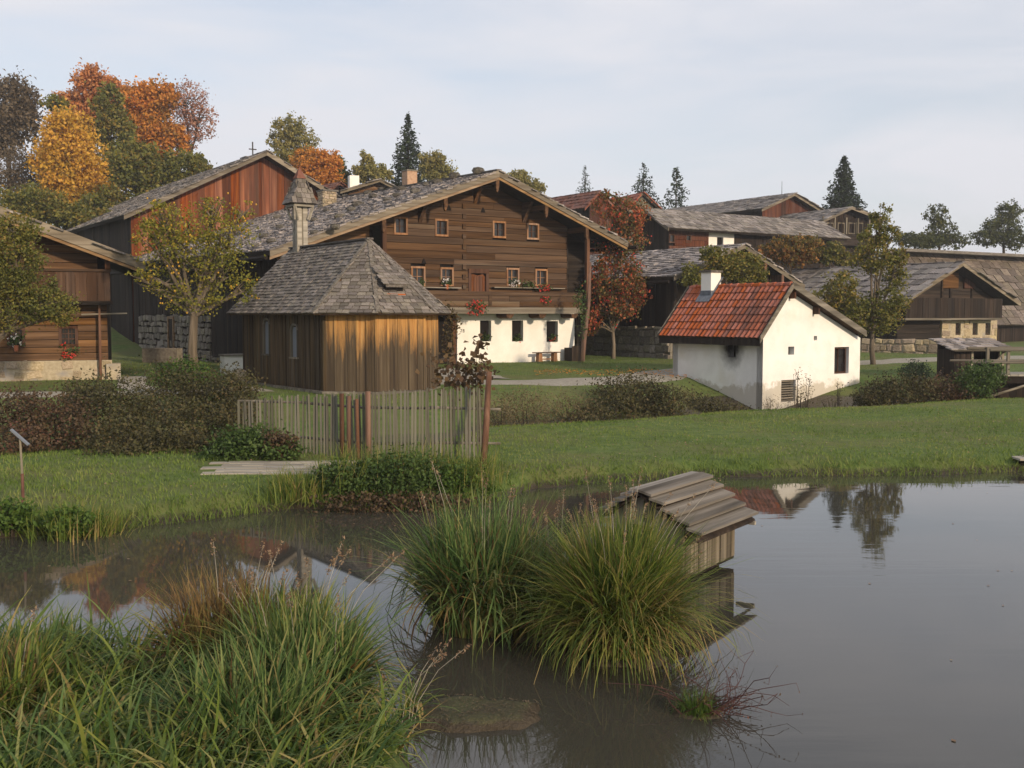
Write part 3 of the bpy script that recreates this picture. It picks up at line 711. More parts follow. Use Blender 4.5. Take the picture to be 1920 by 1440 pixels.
# purlins with carved ends
for px in (720, 836, 933, 1025, 1101):
    x = FH.hit(px, 400, -OV)[0]; z = ftop(x)-.05
    pz = MB().box(x-.11, x+.11, -OV+.05, .0, z-.28, z-.02); o = put('purlin', pz, M['beam_y'], farm)
    mb = MB().prism([(x-.08, z-.62), (x-.02, z-.72), (x+.06, z-.6), (x+.1, z-.3), (x+.1, z+.1), (x-.1, z+.1), (x-.1, z-.3)], -OV-.02, -OV+.14); put('carved_end', mb, M['beam_y'], o)
for px, py in ((893, 372), (789, 398), (984, 400)):
    x, z = FH.hit(px, py, -.2); z = min(ftop(x), z+1)
    put('console', MB().add([(x-.1,-.06,z-1.1),(x+.1,-.06,z-1.1),(x+.1,-.06,z),(x-.1,-.06,z),(x-.1,-.9,z),(x+.1,-.9,z)], [(0,1,2,3),(4,5,1,0),(3,2,5,4),(0,3,4),(1,5,2)]), M['beam_y'], farm)
xF0, xF1 = FH.hit(720, 500)[0], FH.hit(1062, 500)[0]
zF = FH.hit(950, 586)[1]
WIN_UP = [(737,763,406,441),(814,839,410,444),(922,947,414,447),(986,1009,418,450)]
WIN_LO = [(769,796,499,537),(824,849,501,537),(948,972,502,537),(1002,1025,504,537)]
holes = []
for a, b, c, d in WIN_UP+WIN_LO:
    x0, z1 = FH.hit(a, c); x1, z0 = FH.hit(b, d); holes.append((x0, x1, z0, z1))
dx0, dz1 = FH.hit(877, 506); dx1, dz0 = FH.hit(914, 560); holes.append((dx0, dx1, dz0-.1, dz1))
logs(farm, xF0, xF1, zF, ftop(A[0]), M['log'], 0, .14, .3, holes, fl, fr)
put('wall_backing', MB().prism([(xF0, -.3), (xF1, -.3), (xF1, ftop(xF1)), (A[0], ftop(A[0])), (xF0, ftop(xF0))], .1, .2), M['shade'], farm)
for i, h in enumerate(holes[:8]):
    window(farm, *h, -.06, M['window_frame'], .1, 2, 2, .045, .16, bar=M['frame_dark'] if i < 4 else None)
door = put('door', MB().prism([(dx0+.16, dz0), (dx1-.16, dz0), (dx1-.16, dz1-.3), (dx1-.3, dz1-.2), ((dx0+dx1)/2, dz1-.28), (dx0+.3, dz1-.2), (dx0+.16, dz1-.3)], .0, .05), M['door'], farm)
for k in range(5):
    w = (dx1-dx0-.32)/5; x = dx0+.16+k*w; put('door_board', MB().box(x+.008, x+w-.008, -.03, -.002, dz0, dz1-.32), M['door'], door)
put('door_frame', MB().box(dx0-.02, dx0+.15, -.12, .06, dz0, dz1).box(dx1-.15, dx1+.02, -.12, .06, dz0, dz1).box(dx0-.02, dx1+.02, -.14, .06, dz1-.17, dz1+.06), M['frame_dark'], farm)
# cross-timber ends down the middle of the wall and two small air holes
xc = FH.hit(868, 450)[0]
for k in range(9):
    z = zF+1.2+k*.52; put('log_end', MB().box(xc-.1, xc+.1, -.16, -.06, z, z+.24), M['log'], farm)
for px, py in ((840, 391), (904, 395), (793, 491)):
    x, z = FH.hit(px, py); put('air_hole', MB().prism([(x-.14, z-.1), (x+.14, z-.1), (x+.07, z+.06), (x, z+.17), (x-.07, z+.06)], -.11, -.06), M['shade'], farm)
# corner post, recess and lower left part
put('corner_post', MB().box(xF0-.16, xF0+.06, -.2, .1, zF, ftop(xF0)), M['post'], farm)
xa, xb = FH.hit(690, 450)[0], xF0-.16
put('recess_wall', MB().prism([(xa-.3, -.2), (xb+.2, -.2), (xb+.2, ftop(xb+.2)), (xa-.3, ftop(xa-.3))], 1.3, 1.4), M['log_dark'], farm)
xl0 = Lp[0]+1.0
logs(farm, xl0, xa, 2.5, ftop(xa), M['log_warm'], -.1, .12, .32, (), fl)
boards(farm, xl0, xa, -.2, 2.5, M['board_dark'], -.1, .05, .35)
xR1 = FH.hit(1098, 500, .5)[0]
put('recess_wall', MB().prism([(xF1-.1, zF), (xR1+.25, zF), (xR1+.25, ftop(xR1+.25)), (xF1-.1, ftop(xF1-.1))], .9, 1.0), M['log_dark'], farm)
put('corner_board', MB().box(xF1-.02, xF1+.05, -.09, 1.0, zF, ftop(xF1)), M['log_dark'], farm)
xp, zp = FH.hit(1101, 500, -.9)
put('gallery_post', MB().box(xp-.1, xp+.1, -1.0, -.8, zF-.3, ftop(xp)), M['post'], farm)
# ground floor: white plaster
xW0, zW1 = FH.hit(857, 587, -.15); xW1 = FH.hit(1077, 640, -.15)[0]
wh = []
for a, b, c, d in ((900,921,601,640),(960,981,601,640),(1025,1046,602,641)):
    x0, z1 = FH.hit(a, c, -.15); x1, z0 = FH.hit(b, d, -.15); wh.append((x0, x1, z0, z1))
wall(farm, xW0, xW1, -.5, zF+.05, wh, M['plaster'], -.15, .75, name='plaster_wall')
for h in wh: window(farm, h[0]+.01, h[1]-.01, h[2]+.01, h[3]-.01, .28, M['frame_dark'], .07, 3, 2, .03, .1, bar=M['grey_wood'])
put('wall_foot', MB().box(xW0-.02, xW1+.06, -.3, -.16, -.6, -.02), M['mortar'], farm)
# house number painted on the plaster: two small dark figures
nx, nz = FH.hit(867, 620, -.15)
def seg7(ch, x, z, w, h, t, y, mb):
    S7 = {'7': 'abc', '9': 'abcdfg'}
    R = {'a': (x, x+w, z+h-t, z+h), 'b': (x+w-t, x+w, z+h/2+.004, z+h-t-.004), 'c': (x+w-t, x+w, z, z+h/2-.004), 'd': (x, x+w-t-.004, z, z+t), 'f': (x, x+t, z+h/2+.004, z+h-t-.004), 'g': (x+t+.004, x+w-t-.004, z+h/2-t/2, z+h/2+t/2)}
    for c in S7[ch]: a, b, e, f2 = R[c]; mb.box(a, b, y-.006, y-.001, e, f2)
mb = MB(); seg7('7', nx-.11, nz-.09, .09, .16, .035, -.15, mb); seg7('9', nx+.03, nz-.09, .09, .16, .035, -.15, mb); put('house_number', mb, M['iron'], farm)
# entrance recess left of the plaster
xd0 = FH.hit(806, 620, .5)[0]
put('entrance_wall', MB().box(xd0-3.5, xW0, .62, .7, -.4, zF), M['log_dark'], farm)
put('entrance_door', MB().box(xW0-1.25, xW0-.3, .54, .6, .1, 2.1), M['door'], farm)
put('entrance_post', MB().box(xW0-.22, xW0-.04, -.12, .1, -.1, zF), M['post'], farm)
put('entrance_post', MB().box(xW0-1.62, xW0-1.44, -.12, .1, -.1, zF), M['post'], farm)
bx0, bz0 = FH.hit(797, 668, -.6); bx1 = FH.hit(811, 690, -.6)[0]
mb = MB(); mb.prism([(bx0-.8, -.3), (bx1+.25, -.3), (bx1+.1, .1), (bx1-.05, bz0-.12), (bx1-.2, bz0), (bx0-.8, bz0)], -.75, -.4); put('plaster_buttress', mb, M['plaster'], farm)
put('door_step', MB().box(bx1+.3, xW0-.05, -.8, .5, -.4, .1), M['mortar'], farm)
# balcony
YB = -1.15
gx0 = FH.hit(775, 575, YB)[0]; gx1, gzt = FH.hit(1088, 579, YB)
zt = FH.hit(950, 547, YB)[1]; zb = FH.hit(950, 577, YB)[1]
put('balcony_floor', MB().box(gx0, gx1, YB, -.1, zF-.02, zF+.12), M['beam'], farm)
put('balcony_sill', MB().box(gx0-.1, gx1+.12, YB-.12, YB-.004, zF-.06, zb+.02), M['verge'], farm)
put('hand_rail', MB().box(gx0-.1, gx1+.08, YB-.1, YB+.06, zt-.2, zt), M['beam'], farm)
z = zb+.03
for k in range(2):
    h = (zt-.2-z)/2-.01; cutx = random.uniform(gx0+3, gx1-3)
    for a, b in ((gx0, cutx), (cutx+.02, gx1)): put('parapet_board', MB().box(a, b, YB-.04, YB, z+k*(h+.012), z+k*(h+.012)+h), M['log'], farm)
for px in (786, 918, 1086):
    x = FH.hit(px, 560, YB)[0]; put('balcony_post', MB().box(x-.09, x+.09, YB-.09, YB+.05, zb+.02, zt-.2), M['beam'], farm)
for px in (955, 1016, 1076, 812):
    x = FH.hit(px, 590, YB)[0]; put('beam_end', MB().prism([(x-.22, zF-.07), (x-.18, zF-.25), (x+.02, zF-.32), (x+.2, zF-.22), (x+.26, zF-.07)], YB-.05, -.2), M['beam_y'], farm)
for a, b in ((788, 862), (924, 1056)):
    x0, z = FH.hit(a, 538, -.25); x1 = FH.hit(b, 538, -.25)[0]; put('flower_shelf', MB().box(x0, x1, -.42, -.09, z-.05, z), M['grey_wood_x'], farm)
# propping trunk under the right corner
pp = [FH.w(*q) for q in ()]
b0, b1 = FH.hit(1088, 692, -1.25), FH.hit(1104, 560, -1.0)
put('prop_trunk', MB().tube([(b0[0], -1.3, b0[1]-.3), ((b0[0]*.6+b1[0]*.4)-.05, -1.25, b0[1]*.6+b1[1]*.4), (b1[0]-.03, -1.05, b1[1]), (b1[0]+.1, -.95, b1[1]+2)], [.15, .13, .11, .08], 8), M['pole'], farm, smooth=True)
# gutters
put('gutter', MB().tube([(Rp[0]+.1, -OV-.75, Rp[1]-.28), (Rp[0]+.08, 10, Rp[1]-.2)], [.1, .1], 8), M['board_dark'], farm)
put('gutter', MB().tube([(Lp[0]-.08, -OV+.2, Lp[1]-.3), (Lp[0]-.08, LEN, Lp[1]-.15)], [.1, .1], 8), M['board_dark'], farm)
# long left side: boards, a stretch of rubble stone with a door, footing
Ml = Matrix.Translation((xl0, 0, 0)) @ Matrix.Rotation(-math.pi/2, 4, 'Z')
ys0, ys1 = FH.hitx(398, 640, xl0)[0], FH.hitx(263, 640, xl0)[0]; zs = FH.hitx(330, 590, xl0)[1]
zl = Lp[1]-.15
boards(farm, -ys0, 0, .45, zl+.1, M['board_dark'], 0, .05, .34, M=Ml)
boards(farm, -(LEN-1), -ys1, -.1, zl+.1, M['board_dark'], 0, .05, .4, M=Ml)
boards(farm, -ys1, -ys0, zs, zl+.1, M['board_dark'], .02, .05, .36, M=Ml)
put('side_backing', MB().box(xl0+.08, xl0+.16, .0, LEN-1, -.3, zl), M['shade'], farm)
stonework(farm, -ys1, -ys0, -.4, zs-.03, M['stone'], 'stone', .42, Ml @ Matrix.Translation((0, -.02, 0)))
stonework(farm, -ys0, -.4, -.5, .44, M['stone'], 'stone', .3, Ml @ Matrix.Translation((0, -.03, 0)))
yd, zd = FH.hitx(321, 594, xl0-.12); put('side_door_frame', MB().box(xl0-.2, xl0-.05, yd+.45, yd+.6, -.2, zs-.1).box(xl0-.2, xl0-.05, yd-.6, yd-.45, -.2, zs-.1).box(xl0-.18, xl0-.05, yd-.45, yd+.45, zs-.25, zs-.1), M['trim'], farm)
put('side_door', MB().box(xl0-.14, xl0-.1, yd-.45, yd+.45, -.2, zs-.25), M['board_dark'], farm)
# chimneys
p = FH.hitp(614, 386, (Lp[0], -OV, Lp[1]), nl)
ch = put('chimney', MB().box(p.x-.42, p.x+.42, p.y-.42, p.y+.42, p.z-.5, p.z+.86), M['mortar_warm'], farm)
put('chimney_cap', MB().box(p.x-.52, p.x+.52, p.y-.52, p.y+.52, p.z+.86, p.z+.96), M['rock'], ch)
for k in range(4):
    Mx = Matrix.Translation(p) @ Matrix.Rotation(k*math.pi/2, 4, 'Z') @ Matrix.Translation((0, -.43, 0))
    if k in (0, 3): stonework(ch, -.4, .4, -.1, .85, M['stone_warm'], 'stone_warm', .22, Mx, .06)
yb = 0
for k in range(60):
    q = FH.w(A[0]+.3, k*.4, A[1]); d = q-EYE; pxx = 960+FPX*d.dot(Vector((1, 0, 0)))/d.dot(FWD)
    if pxx < 769: yb = k*.4; break
ch = put('chimney', MB().box(A[0]+.05, A[0]+.7, yb-.3, yb+.35, A[1]-.3, A[1]+1.15), M['brick_pale'], farm)
put('chimney_cap', MB().box(A[0]+.0, A[0]+.75, yb-.35, yb+.4, A[1]+1.15, A[1]+1.22), M['mortar'], ch)
# flowers on the house (each a thing of its own)
def fh_pt(px, py, y): x, z = FH.hit(px, py, y); return FH.w(x, y, z)
geranium('geranium', 'big round cluster of red geraniums hanging from the balcony sill', fh_pt(892, 577, YB-.25), (.55, .3, .38), 300, M['red_flower'], 'red geraniums on the farmhouse balcony', 260)
geranium('geranium', 'red geraniums on the flower shelf under the outer balcony window', fh_pt(1019, 540, -.45), (.4, .2, .2), 120, M['red_flower'], 'red geraniums on the farmhouse balcony', 160)
geranium('geranium', 'red geraniums hanging low on the parapet near the gallery post', fh_pt(1022, 562, YB-.12), (.36, .15, .17), 110, M['red_flower'], 'red geraniums on the farmhouse balcony', 70)
geranium('geranium', 'white flowers in a red pot on the flower shelf beside the balcony door', fh_pt(838, 529, -.35), (.26, .15, .2), 50, M['white_flower'], 'white potted flowers on the balcony shelf', 110, pot=True)
geranium('geranium', 'white flowers standing on the flower shelf below a balcony window, between leafy plants', fh_pt(966, 530, -.35), (.3, .15, .24), 70, M['white_flower'], 'white potted flowers on the balcony shelf', 90)
geranium('potted_plant', 'green bushy potted plant under the balcony window next to the chapel roof', fh_pt(786, 532, -.35), (.32, .2, .22), 2, M['white_flower'], None, 170, cat='plant')
geranium('potted_plant', 'green leafy plant on the shelf between white and red flowers', fh_pt(991, 533, -.35), (.3, .15, .17), 2, M['white_flower'], None, 130, cat='plant')
for (px, py), lab, fl_ in (((911, 634), 'dark green plant filling the white wall window by the entrance', None), ((970, 634), 'dark green plant in the middle window of the white wall', None), ((1036, 634), 'green plant with red blooms in the white wall window above the bench', M['red_flower'])):
    geranium('window_plant', lab, fh_pt(px, py, -.05), (.24, .16, .2), 30 if fl_ else 2, fl_ or M['red_flower'], 'plants in the white wall windows', 130, cat='plant')
# bench and dark tub by the white wall
bx, bz = FH.hit(1025, 690, -.65); g = FH.w(bx, -.65, 0)
bench = thing('bench', 'plain brown wooden bench against the white farmhouse wall', 'bench', (g.x, g.y, gz(g.x, g.y)+.02), DEG)
put('seat', MB().box(-.85, .85, -.17, .17, .46, .51), M['beam'], bench)
for s in (-1, 1): put('leg', MB().prism([(s*.5-.13, 0), (s*.5+.13, 0), (s*.5+.1, .46), (s*.5-.1, .46)], -.14, .14), M['window_frame'], bench)
put('stretcher', MB().box(-.42, .42, -.03, .03, .1, .16), M['window_frame'], bench)
bx, bz = FH.hit(1075, 690, -.8); g = FH.w(bx, -.8, 0)
tub = thing('wooden_tub', 'dark square wooden tub at the corner of the white wall', 'tub', (g.x, g.y, gz(g.x, g.y)), DEG)
for k in range(6): put('stave', MB().box(-.36+k*.12+.004, -.24+k*.12-.004, -.36, -.32, 0, .84+random.uniform(-.02,.02)), M['board_dark'], tub)
for k in range(6): put('stave', MB().box(.32, .36, -.36+k*.12+.004, -.24+k*.12-.004, 0, .84+random.uniform(-.02,.02)), M['board_dark'], tub)
put('tub_body', MB().box(-.355, .315, -.315, .36, 0, .74), M['board_dark'], tub)
# trough, ladder, boulder and a white-washed block along the farmhouse's left side
q0, q1 = at(278, 684, 58), at(333, 686, 56)
trough = thing('stone_trough', 'grey stone water trough in the shade of the farmhouse wall', 'trough', (q0.x*.5+q1.x*.5, 57, gz((q0.x+q1.x)/2, 57)), -8)
mb = MB(); w, d, h = .95, .4, .75
mb.box(-w, w, -d, -d+.12, 0, h).box(-w, w, d-.12, d, 0, h).box(-w, -w+.12, -d+.12, d-.12, 0, h-.002).box(w-.12, w, -d+.12, d-.12, 0, h-.002); put('basin', mb, M['stone'], trough); put('water_in_trough', MB().box(-w+.12, w-.12, -d+.12, d-.12, .05, h-.12), M['glass'], trough)
q = at(440, 690, 47); wb = thing('plaster_block', 'small whitewashed masonry block between rubble footing and chapel', 'masonry block', (q.x, q.y, gz(q.x, q.y)), DEG)
put('block', MB().box(-.55, .45, -.3, .3, -.2, .82), M['plaster'], wb); put('cap_stone', MB().box(-.6, .5, -.35, .35, .82, .9), M['mortar'], wb)
q = at(450, 700, 42); bo = put('boulder', rock_mesh('stone_b', M['stone_warm'])[1].copy(), None, M=Matrix.Translation((q.x, q.y, gz(q.x, q.y)+.18)) @ Matrix.Diagonal((.75, .6, .75, 1)), smooth=True); tag(bo, 'tan boulder lying at the far end of the chapel', 'boulder')
# ------------------------------------------------------------------ chapel
CD = 35.5
apexW = at(692, 450, 38.3)
CH = Frame((apexW.x, apexW.y, .9), CD)            # x right, y away along the ridge, origin under the roof's point
side = 1.84; Rr = side*(1+math.sqrt(2))/2         # apothem
chapel = thing('chapel', 'small octagonal-ended wooden chapel with shingle roof and bell turret', 'chapel', CH.o, CD)
za = CH.I @ apexW; za = za.z
ze = 2.62                                          # eave height above its sill
LC = CH.hitx(458, 650, -Rr)[0]                     # far end of the long wall
hs = side/2
pl = [(-Rr, LC), (-Rr, -hs), (-hs, -Rr), (hs, -Rr), (Rr, -hs), (Rr, LC)]      # plan of the wall line
def facet(i):
    a, b = Vector(pl[i]+(0,)), Vector(pl[i+1]+(0,)); d = (b-a); L = d.length; d.normalize(); n = Vector((d.y, -d.x, 0))
    return Matrix(((d.x, -n.x, 0, a.x), (d.y, -n.y, 0, a.y), (0, 0, 1, 0), (0, 0, 0, 1))), L
for i in range(5):
    Mf, L = facet(i)
    hol = []
    if i == 0:
        for a, b, c, d in ((495, 508, 598, 664), (547, 560, 608, 670)):
            y0, z1 = CH.hitx(a, c, -Rr); y1, z0 = CH.hitx(b, d, -Rr); hol.append((LC-y0, LC-y1, z0, z1))
        hol = [(min(a, b), max(a, b), c, d) for a, b, c, d in hol]
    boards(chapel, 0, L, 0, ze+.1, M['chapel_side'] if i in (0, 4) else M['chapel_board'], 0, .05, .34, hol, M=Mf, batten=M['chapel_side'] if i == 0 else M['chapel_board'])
    put('wall_core', MB().box(.02, L-.02, .06, .14, 0, ze, Mf), M['shade'], chapel)
    put('sill_board', MB().box(-.06, L+.06, -.14, .1, -.1, .0-.004, Mf), M['grey_wood_x'], chapel)
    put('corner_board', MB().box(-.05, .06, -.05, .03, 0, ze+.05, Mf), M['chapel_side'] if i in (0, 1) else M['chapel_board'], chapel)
    put('plinth', MB().box(0, L, -.01, .3, -1.1, -.1, Mf), M['rock'] if i == 0 else M['mortar'], chapel)
    put('eave_board', MB().box(-.2, L+.2, -.3, -.26, ze-.02, ze+.1, Mf), M['chapel_board'] if i in (1, 2, 3) else M['beam'], chapel)
    put('soffit', MB().box(-.1, L+.1, -.27, .05, ze+.1, ze+.13, Mf), M['beam'], chapel)
    for h in hol:
        x0, x1, z0, z1 = h; xm = (x0+x1)/2; x0, x1 = xm-.3, xm+.3
        o = put('window', MB().box(x0, x0+.06, -.06, .05, z0, z1-.2, Mf).box(x1-.06, x1, -.06, .05, z0, z1-.2, Mf).box(x0-.05, x1+.05, -.1, .05, z0-.06, z0, Mf).prism([(x0, z1-.2), (x0+.07, z1-.2), (x0+.12, z1-.06), (xm, z1-.02), (x1-.12, z1-.06), (x1-.07, z1-.2), (x1, z1-.2), (x1-.06, z1-.02), (xm, z1+.05), (x0+.06, z1-.02)], -.06, .05, Mf), M['grey_wood'], chapel)
        put('pane', MB().box(x0+.05, x1-.05, .02, .04, z0, z1-.1, Mf), M['paper'], o)
put('wall_end', MB().box(-Rr, Rr, LC, LC+.1, 0, ze), M['chapel_side'], chapel)
ov = .5; Re = Rr+ov; he = Re*math.tan(math.pi/8)
zE = ze+.02
re = LC+.4                                         # ridge's far end
top = Vector((0, 0, za)); back = Vector((0, re, za))
el = [Vector((-Re, re, zE)), Vector((-Re, -he, zE)), Vector((-he, -Re, zE)), Vector((he, -Re, zE)), Vector((Re, -he, zE)), Vector((Re, re, zE))]
def in_tri(pts, n):
    def f(p):
        for a, b in zip(pts, pts[1:]+pts[:1]):
            if (b-a).cross(p-a).dot(n) < -.02: return False
        return True
    return f
for i in range(5):
    a, b = el[i], el[i+1]; pts = [a, b, top] + ([back] if i in (0, 4) else [])
    if i == 4: pts = [a, b, back, top]
    n = (b-a).cross(top-a).normalized(); 
    if n.z < 0: n = -n
    up = n.cross((b-a)).normalized(); up = up if up.z > 0 else -up
    mb = MB(); k = len(pts); vs = pts + [p-n*.08 for p in pts]
    mb.add(vs, [tuple(range(k)), tuple(range(2*k-1, k-1, -1))] + [(j, (j+1) % k, (j+1) % k+k, j+k) for j in range(k)])
    s = put('roof', mb, M['beam'], chapel)
    ln = (top-a).dot(up)
    cover(s, a+n*.012, b+n*.012, up, ln, M['shingle_chapel'], .27, .172, .026, {0: 300, 1: 160, 2: 160}.get(i, 0), in_tri(pts, (b-a).cross(top-a).normalized()), jit=.5)
for i in (1, 2, 3, 4):
    n = Vector((0, 0, .045)); put('hip_board', MB().bar(el[i]+n, top+n, .14, .05), M['shingle_chapel'], chapel)
put('ridge_cap', MB().bar((0, -.1, za+.05), (0, re, za+.05), .26, .06), M['shingle_old'], chapel)
# dormer vent on the end facet
cen = (el[2]+el[3]+top)/3; n = (el[3]-el[2]).cross(top-el[2]).normalized(); n = n if n.z > 0 else -n
vx, vy = CH.hitp(733, 540, el[2], n).x, 0
p = CH.hitp(735, 540, el[2], n); up = n.cross(Vector((1, 0, 0))); up = up if up.z > 0 else -up
q = p+Vector((0, -.32, .0)); rt = p+up*.85+n*.04
v = put('dormer', MB().add([q+Vector((-.4,0,.02)), q+Vector((.4,0,.02)), rt+Vector((.4,0,0)), rt+Vector((-.4,0,0)), q+Vector((-.4,0,.1)), q+Vector((.4,0,.1)), rt+Vector((.4,0,.06)), rt+Vector((-.4,0,.06))], [(0,3,2,1),(4,5,6,7),(0,1,5,4),(1,2,6,5),(2,3,7,6),(3,0,4,7)]), M['shingle_chapel'], chapel)
put('dormer_opening', MB().box(p.x-.34, p.x+.34, p.y-.16, p.y+.1, p.z-.2, p.z+.06), M['shade'], v)
put('dormer_sill', MB().box(p.x-.36, p.x+.36, p.y-.3, p.y-.1, p.z-.3, p.z-.2), M['pot'], v)
uu_ = (rt-q).normalized(); cover(v, q+Vector((-.42, 0, .12)), q+Vector((.42, 0, .12)), uu_, (rt-q).length, M['shingle_chapel'], .2, .17, .02)
# bell turret
ty = CH.hitx(563, 455, 0)[0]; tz = za
tur = put('turret_shaft', MB().box(-.2, .2, ty-.2, ty+.2, tz-.4, tz+1.55), M['grey_wood'], chapel)
tt = CH.hitx(562, 383, 0)[1]; tp = CH.hitx(562, 316, 0)[1]
for k in range(4):
    Mx = Matrix.Translation((0, ty, 0)) @ Matrix.Rotation(k*math.pi/2, 4, 'Z')
    put('turret_board', MB().box(-.215, -.03, -.23, -.205, tz-.3, tt-.02, Mx).box(.03, .215, -.23, -.205, tz-.3, tt-.02, Mx), M['pale_plank'], tur)
    for s in (-1, 1): put('turret_bracket', MB().bar(Mx @ Vector((s*.2, -.3, tt-.62)), Mx @ Vector((s*.38, -.4, tt-.1)), .07, .07), M['pale_plank'], tur)
    put('turret_beam', MB().box(-.42, .42, -.43, -.36, tt-.12, tt-.021, Mx), M['pale_plank'], tur)
    e = .54; m_ = .25
    vs = [(-e, -e, tt), (e, -e, tt), (m_, -m_, tt+(tp-tt)*.45), (-m_, -m_, tt+(tp-tt)*.45), (.13, -.13, tp-.35), (-.13, -.13, tp-.35)]
    put('turret_roof', MB().add(vs, [(0,1,2,3),(3,2,4,5)], Mx), M['shingle_chapel'], tur)
    a, b = Mx @ Vector((-e, -e, tt+.01)), Mx @ Vector((e, -e, tt+.01)); c0, c1 = Mx @ Vector(vs[3]), Mx @ Vector(vs[2])
    tl, tr2 = Mx @ Vector(vs[5]), Mx @ Vector(vs[4])
    pts = [a, b, c1, c0]; nn = (b-a).cross(c0-a).normalized(); u2 = ((c0+c1)/2-(a+b)/2)
    cover(tur, a, b, u2, u2.length, M['shingle_chapel'], .2, .2, .022, 60 if k in (0, 3) else 0, in_tri(pts, nn), name='turret_shingle')
    pts = [c0, c1, tr2, tl]; nn = (c1-c0).cross(tl-c0).normalized(); u2 = ((tl+tr2)/2-(c0+c1)/2)
    cover(tur, c0, c1, u2, u2.length, M['shingle_chapel'], .17, .2, .022, 60 if k in (0, 3) else 0, in_tri(pts, nn), name='turret_shingle')
put('turret_soffit', MB().box(-.5, .5, ty-.5, ty+.5, tt-.02, tt), M['board_dark'], tur)
put('turret_cap', MB().add([(-.2, ty-.2, tp-.4), (.2, ty-.2, tp-.4), (.2, ty+.2, tp-.4), (-.2, ty+.2, tp-.4), (0, ty, tp+.08)], [(0,1,4),(1,2,4),(2,3,4),(3,0,4),(3,2,1,0)]), M['tile_dull'], tur)
# ------------------------------------------------------------------ white bakehouse with the red roof
BD = 35.0
C = at(1430, 700, 43); BK = Frame((C.x, C.y, -.25), BD)
SOOT = BK.hitx(1373, 645, 0)
M['sooty'] = sooty()
bake = thing('bakehouse', 'small white plastered bakehouse with red tile roof and square chimney', 'bakehouse', BK.o, BD)
OVB = .4
Ab, Lb, Rb = BK.hit(1487, 533, -OVB), BK.hit(1426, 634, -OVB), BK.hit(1622, 623, -OVB)
gw = BK.hit(1612, 690)[0]; gl = BK.hitx(1262, 690, 0)[0]
def btop(x): return min(Lb[1]+(Ab[1]-Lb[1])*(x-Lb[0])/(Ab[0]-Lb[0]), Rb[1]+(Ab[1]-Rb[1])*(x-Rb[0])/(Ab[0]-Rb[0]))-.16
hl = []
for a, b, c, d in ((1565,1591,651,700),(1478,1489,650,665),(1465,1491,713,752),(1526,1532,630,638)):
    x0, z1 = BK.hit(a, c); x1, z0 = BK.hit(b, d); hl.append((x0, x1, z0, z1))
wall(bake, 0, gw, -.6, btop, hl, M['sooty'], 0, .32, name='gable_wall', kinks=(Ab[0],))
Ms = Matrix.Rotation(-math.pi/2, 4, 'Z')
sh_ = [(-(SOOT[0]+.26), -(SOOT[0]-.2), SOOT[1]-.55, SOOT[1]+.2)]
wall(bake, -gl+.01, -.006, -.6, btop(0), sh_, M['sooty'], 0, .4, Ms, name='side_wall')
put('soot_hole_back', MB().box(.38, .42, SOOT[0]-.4, SOOT[0]+.4, SOOT[1]-.8, SOOT[1]+.4), M['shade'], bake)
wall(bake, .006, gl-.01, -.6, btop(gw), [], M['sooty'], 0, .4, Matrix.Translation((gw, 0, 0)) @ Matrix.Rotation(math.pi/2, 4, 'Z'), name='side_wall')
wall(bake, -gw, 0, -.6, lambda x: btop(-x), [], M['sooty'], 0, .3, Matrix.Translation((0, gl, 0)) @ Matrix.Rotation(math.pi, 4, 'Z'), name='gable_wall', kinks=(-Ab[0],))
h = hl[0]; window(bake, h[0]+.02, h[1]-.02, h[2]+.02, h[3]-.02, .16, M['frame_dark'], .06, 1, 2, .02, .12)
h = hl[2]; 
for k in range(9): put('vent_slat', MB().box(h[0]+.01, h[1]-.01, .1, .16, h[2]+.02+k*(h[3]-h[2])/9, h[2]+(k+.75)*(h[3]-h[2])/9), M['grey_wood_x'], bake)
for k in (1, 2, 3): h = hl[k]; put('vent_back', MB().box(h[0]-.05, h[1]+.05, .26, .3, h[2]-.05, h[3]+.05), M['shade'], bake)
for px, py in ((1484, 562), (1529, 577)):
    x, z = BK.hit(px, py, -.1); z = btop(x); put('purlin_end', MB().box(x-.05, x+.05, -OVB+.1, .02, z-.3, z), M['frame_dark'], bake)
yb2 = gl+.35
sL = slab(bake, 'roof', (Lb[0], -OVB, Lb[1]), (Lb[0], yb2, Lb[1]), (Ab[0], yb2, Ab[1]), (Ab[0], -OVB, Ab[1]), .09, M['beam'])
sR = slab(bake, 'roof', (Rb[0], -OVB, Rb[1]), (Rb[0], yb2, Rb[1]), (Ab[0], yb2, Ab[1]), (Ab[0], -OVB, Ab[1]), .09, M['beam'])
def tile_mesh():
    out = []
    for v in range(3):
        mb = MB(); prof = [(-.5, .0), (-.34, .55), (-.16, .7), (.0, .45), (.2, .12), (.36, .1), (.5, .35)]; vs = []
        for yy, lift in ((-.06, .55), (1.08, -.2)):
            vs += [(x, yy+random.uniform(-.02,.02), z+lift) for x, z in prof] + [(x, yy, z+lift-.45) for x, z in prof]
        n = len(prof); fs = []
        for i in range(n-1):
            fs += [(i, i+1, 2*n+i+1, 2*n+i), (i, n+i, n+i+1, i+1)]
        mb.add(vs, fs); out.append(mb.mesh('roof_tile'))
    return out
TM = tile_mesh()
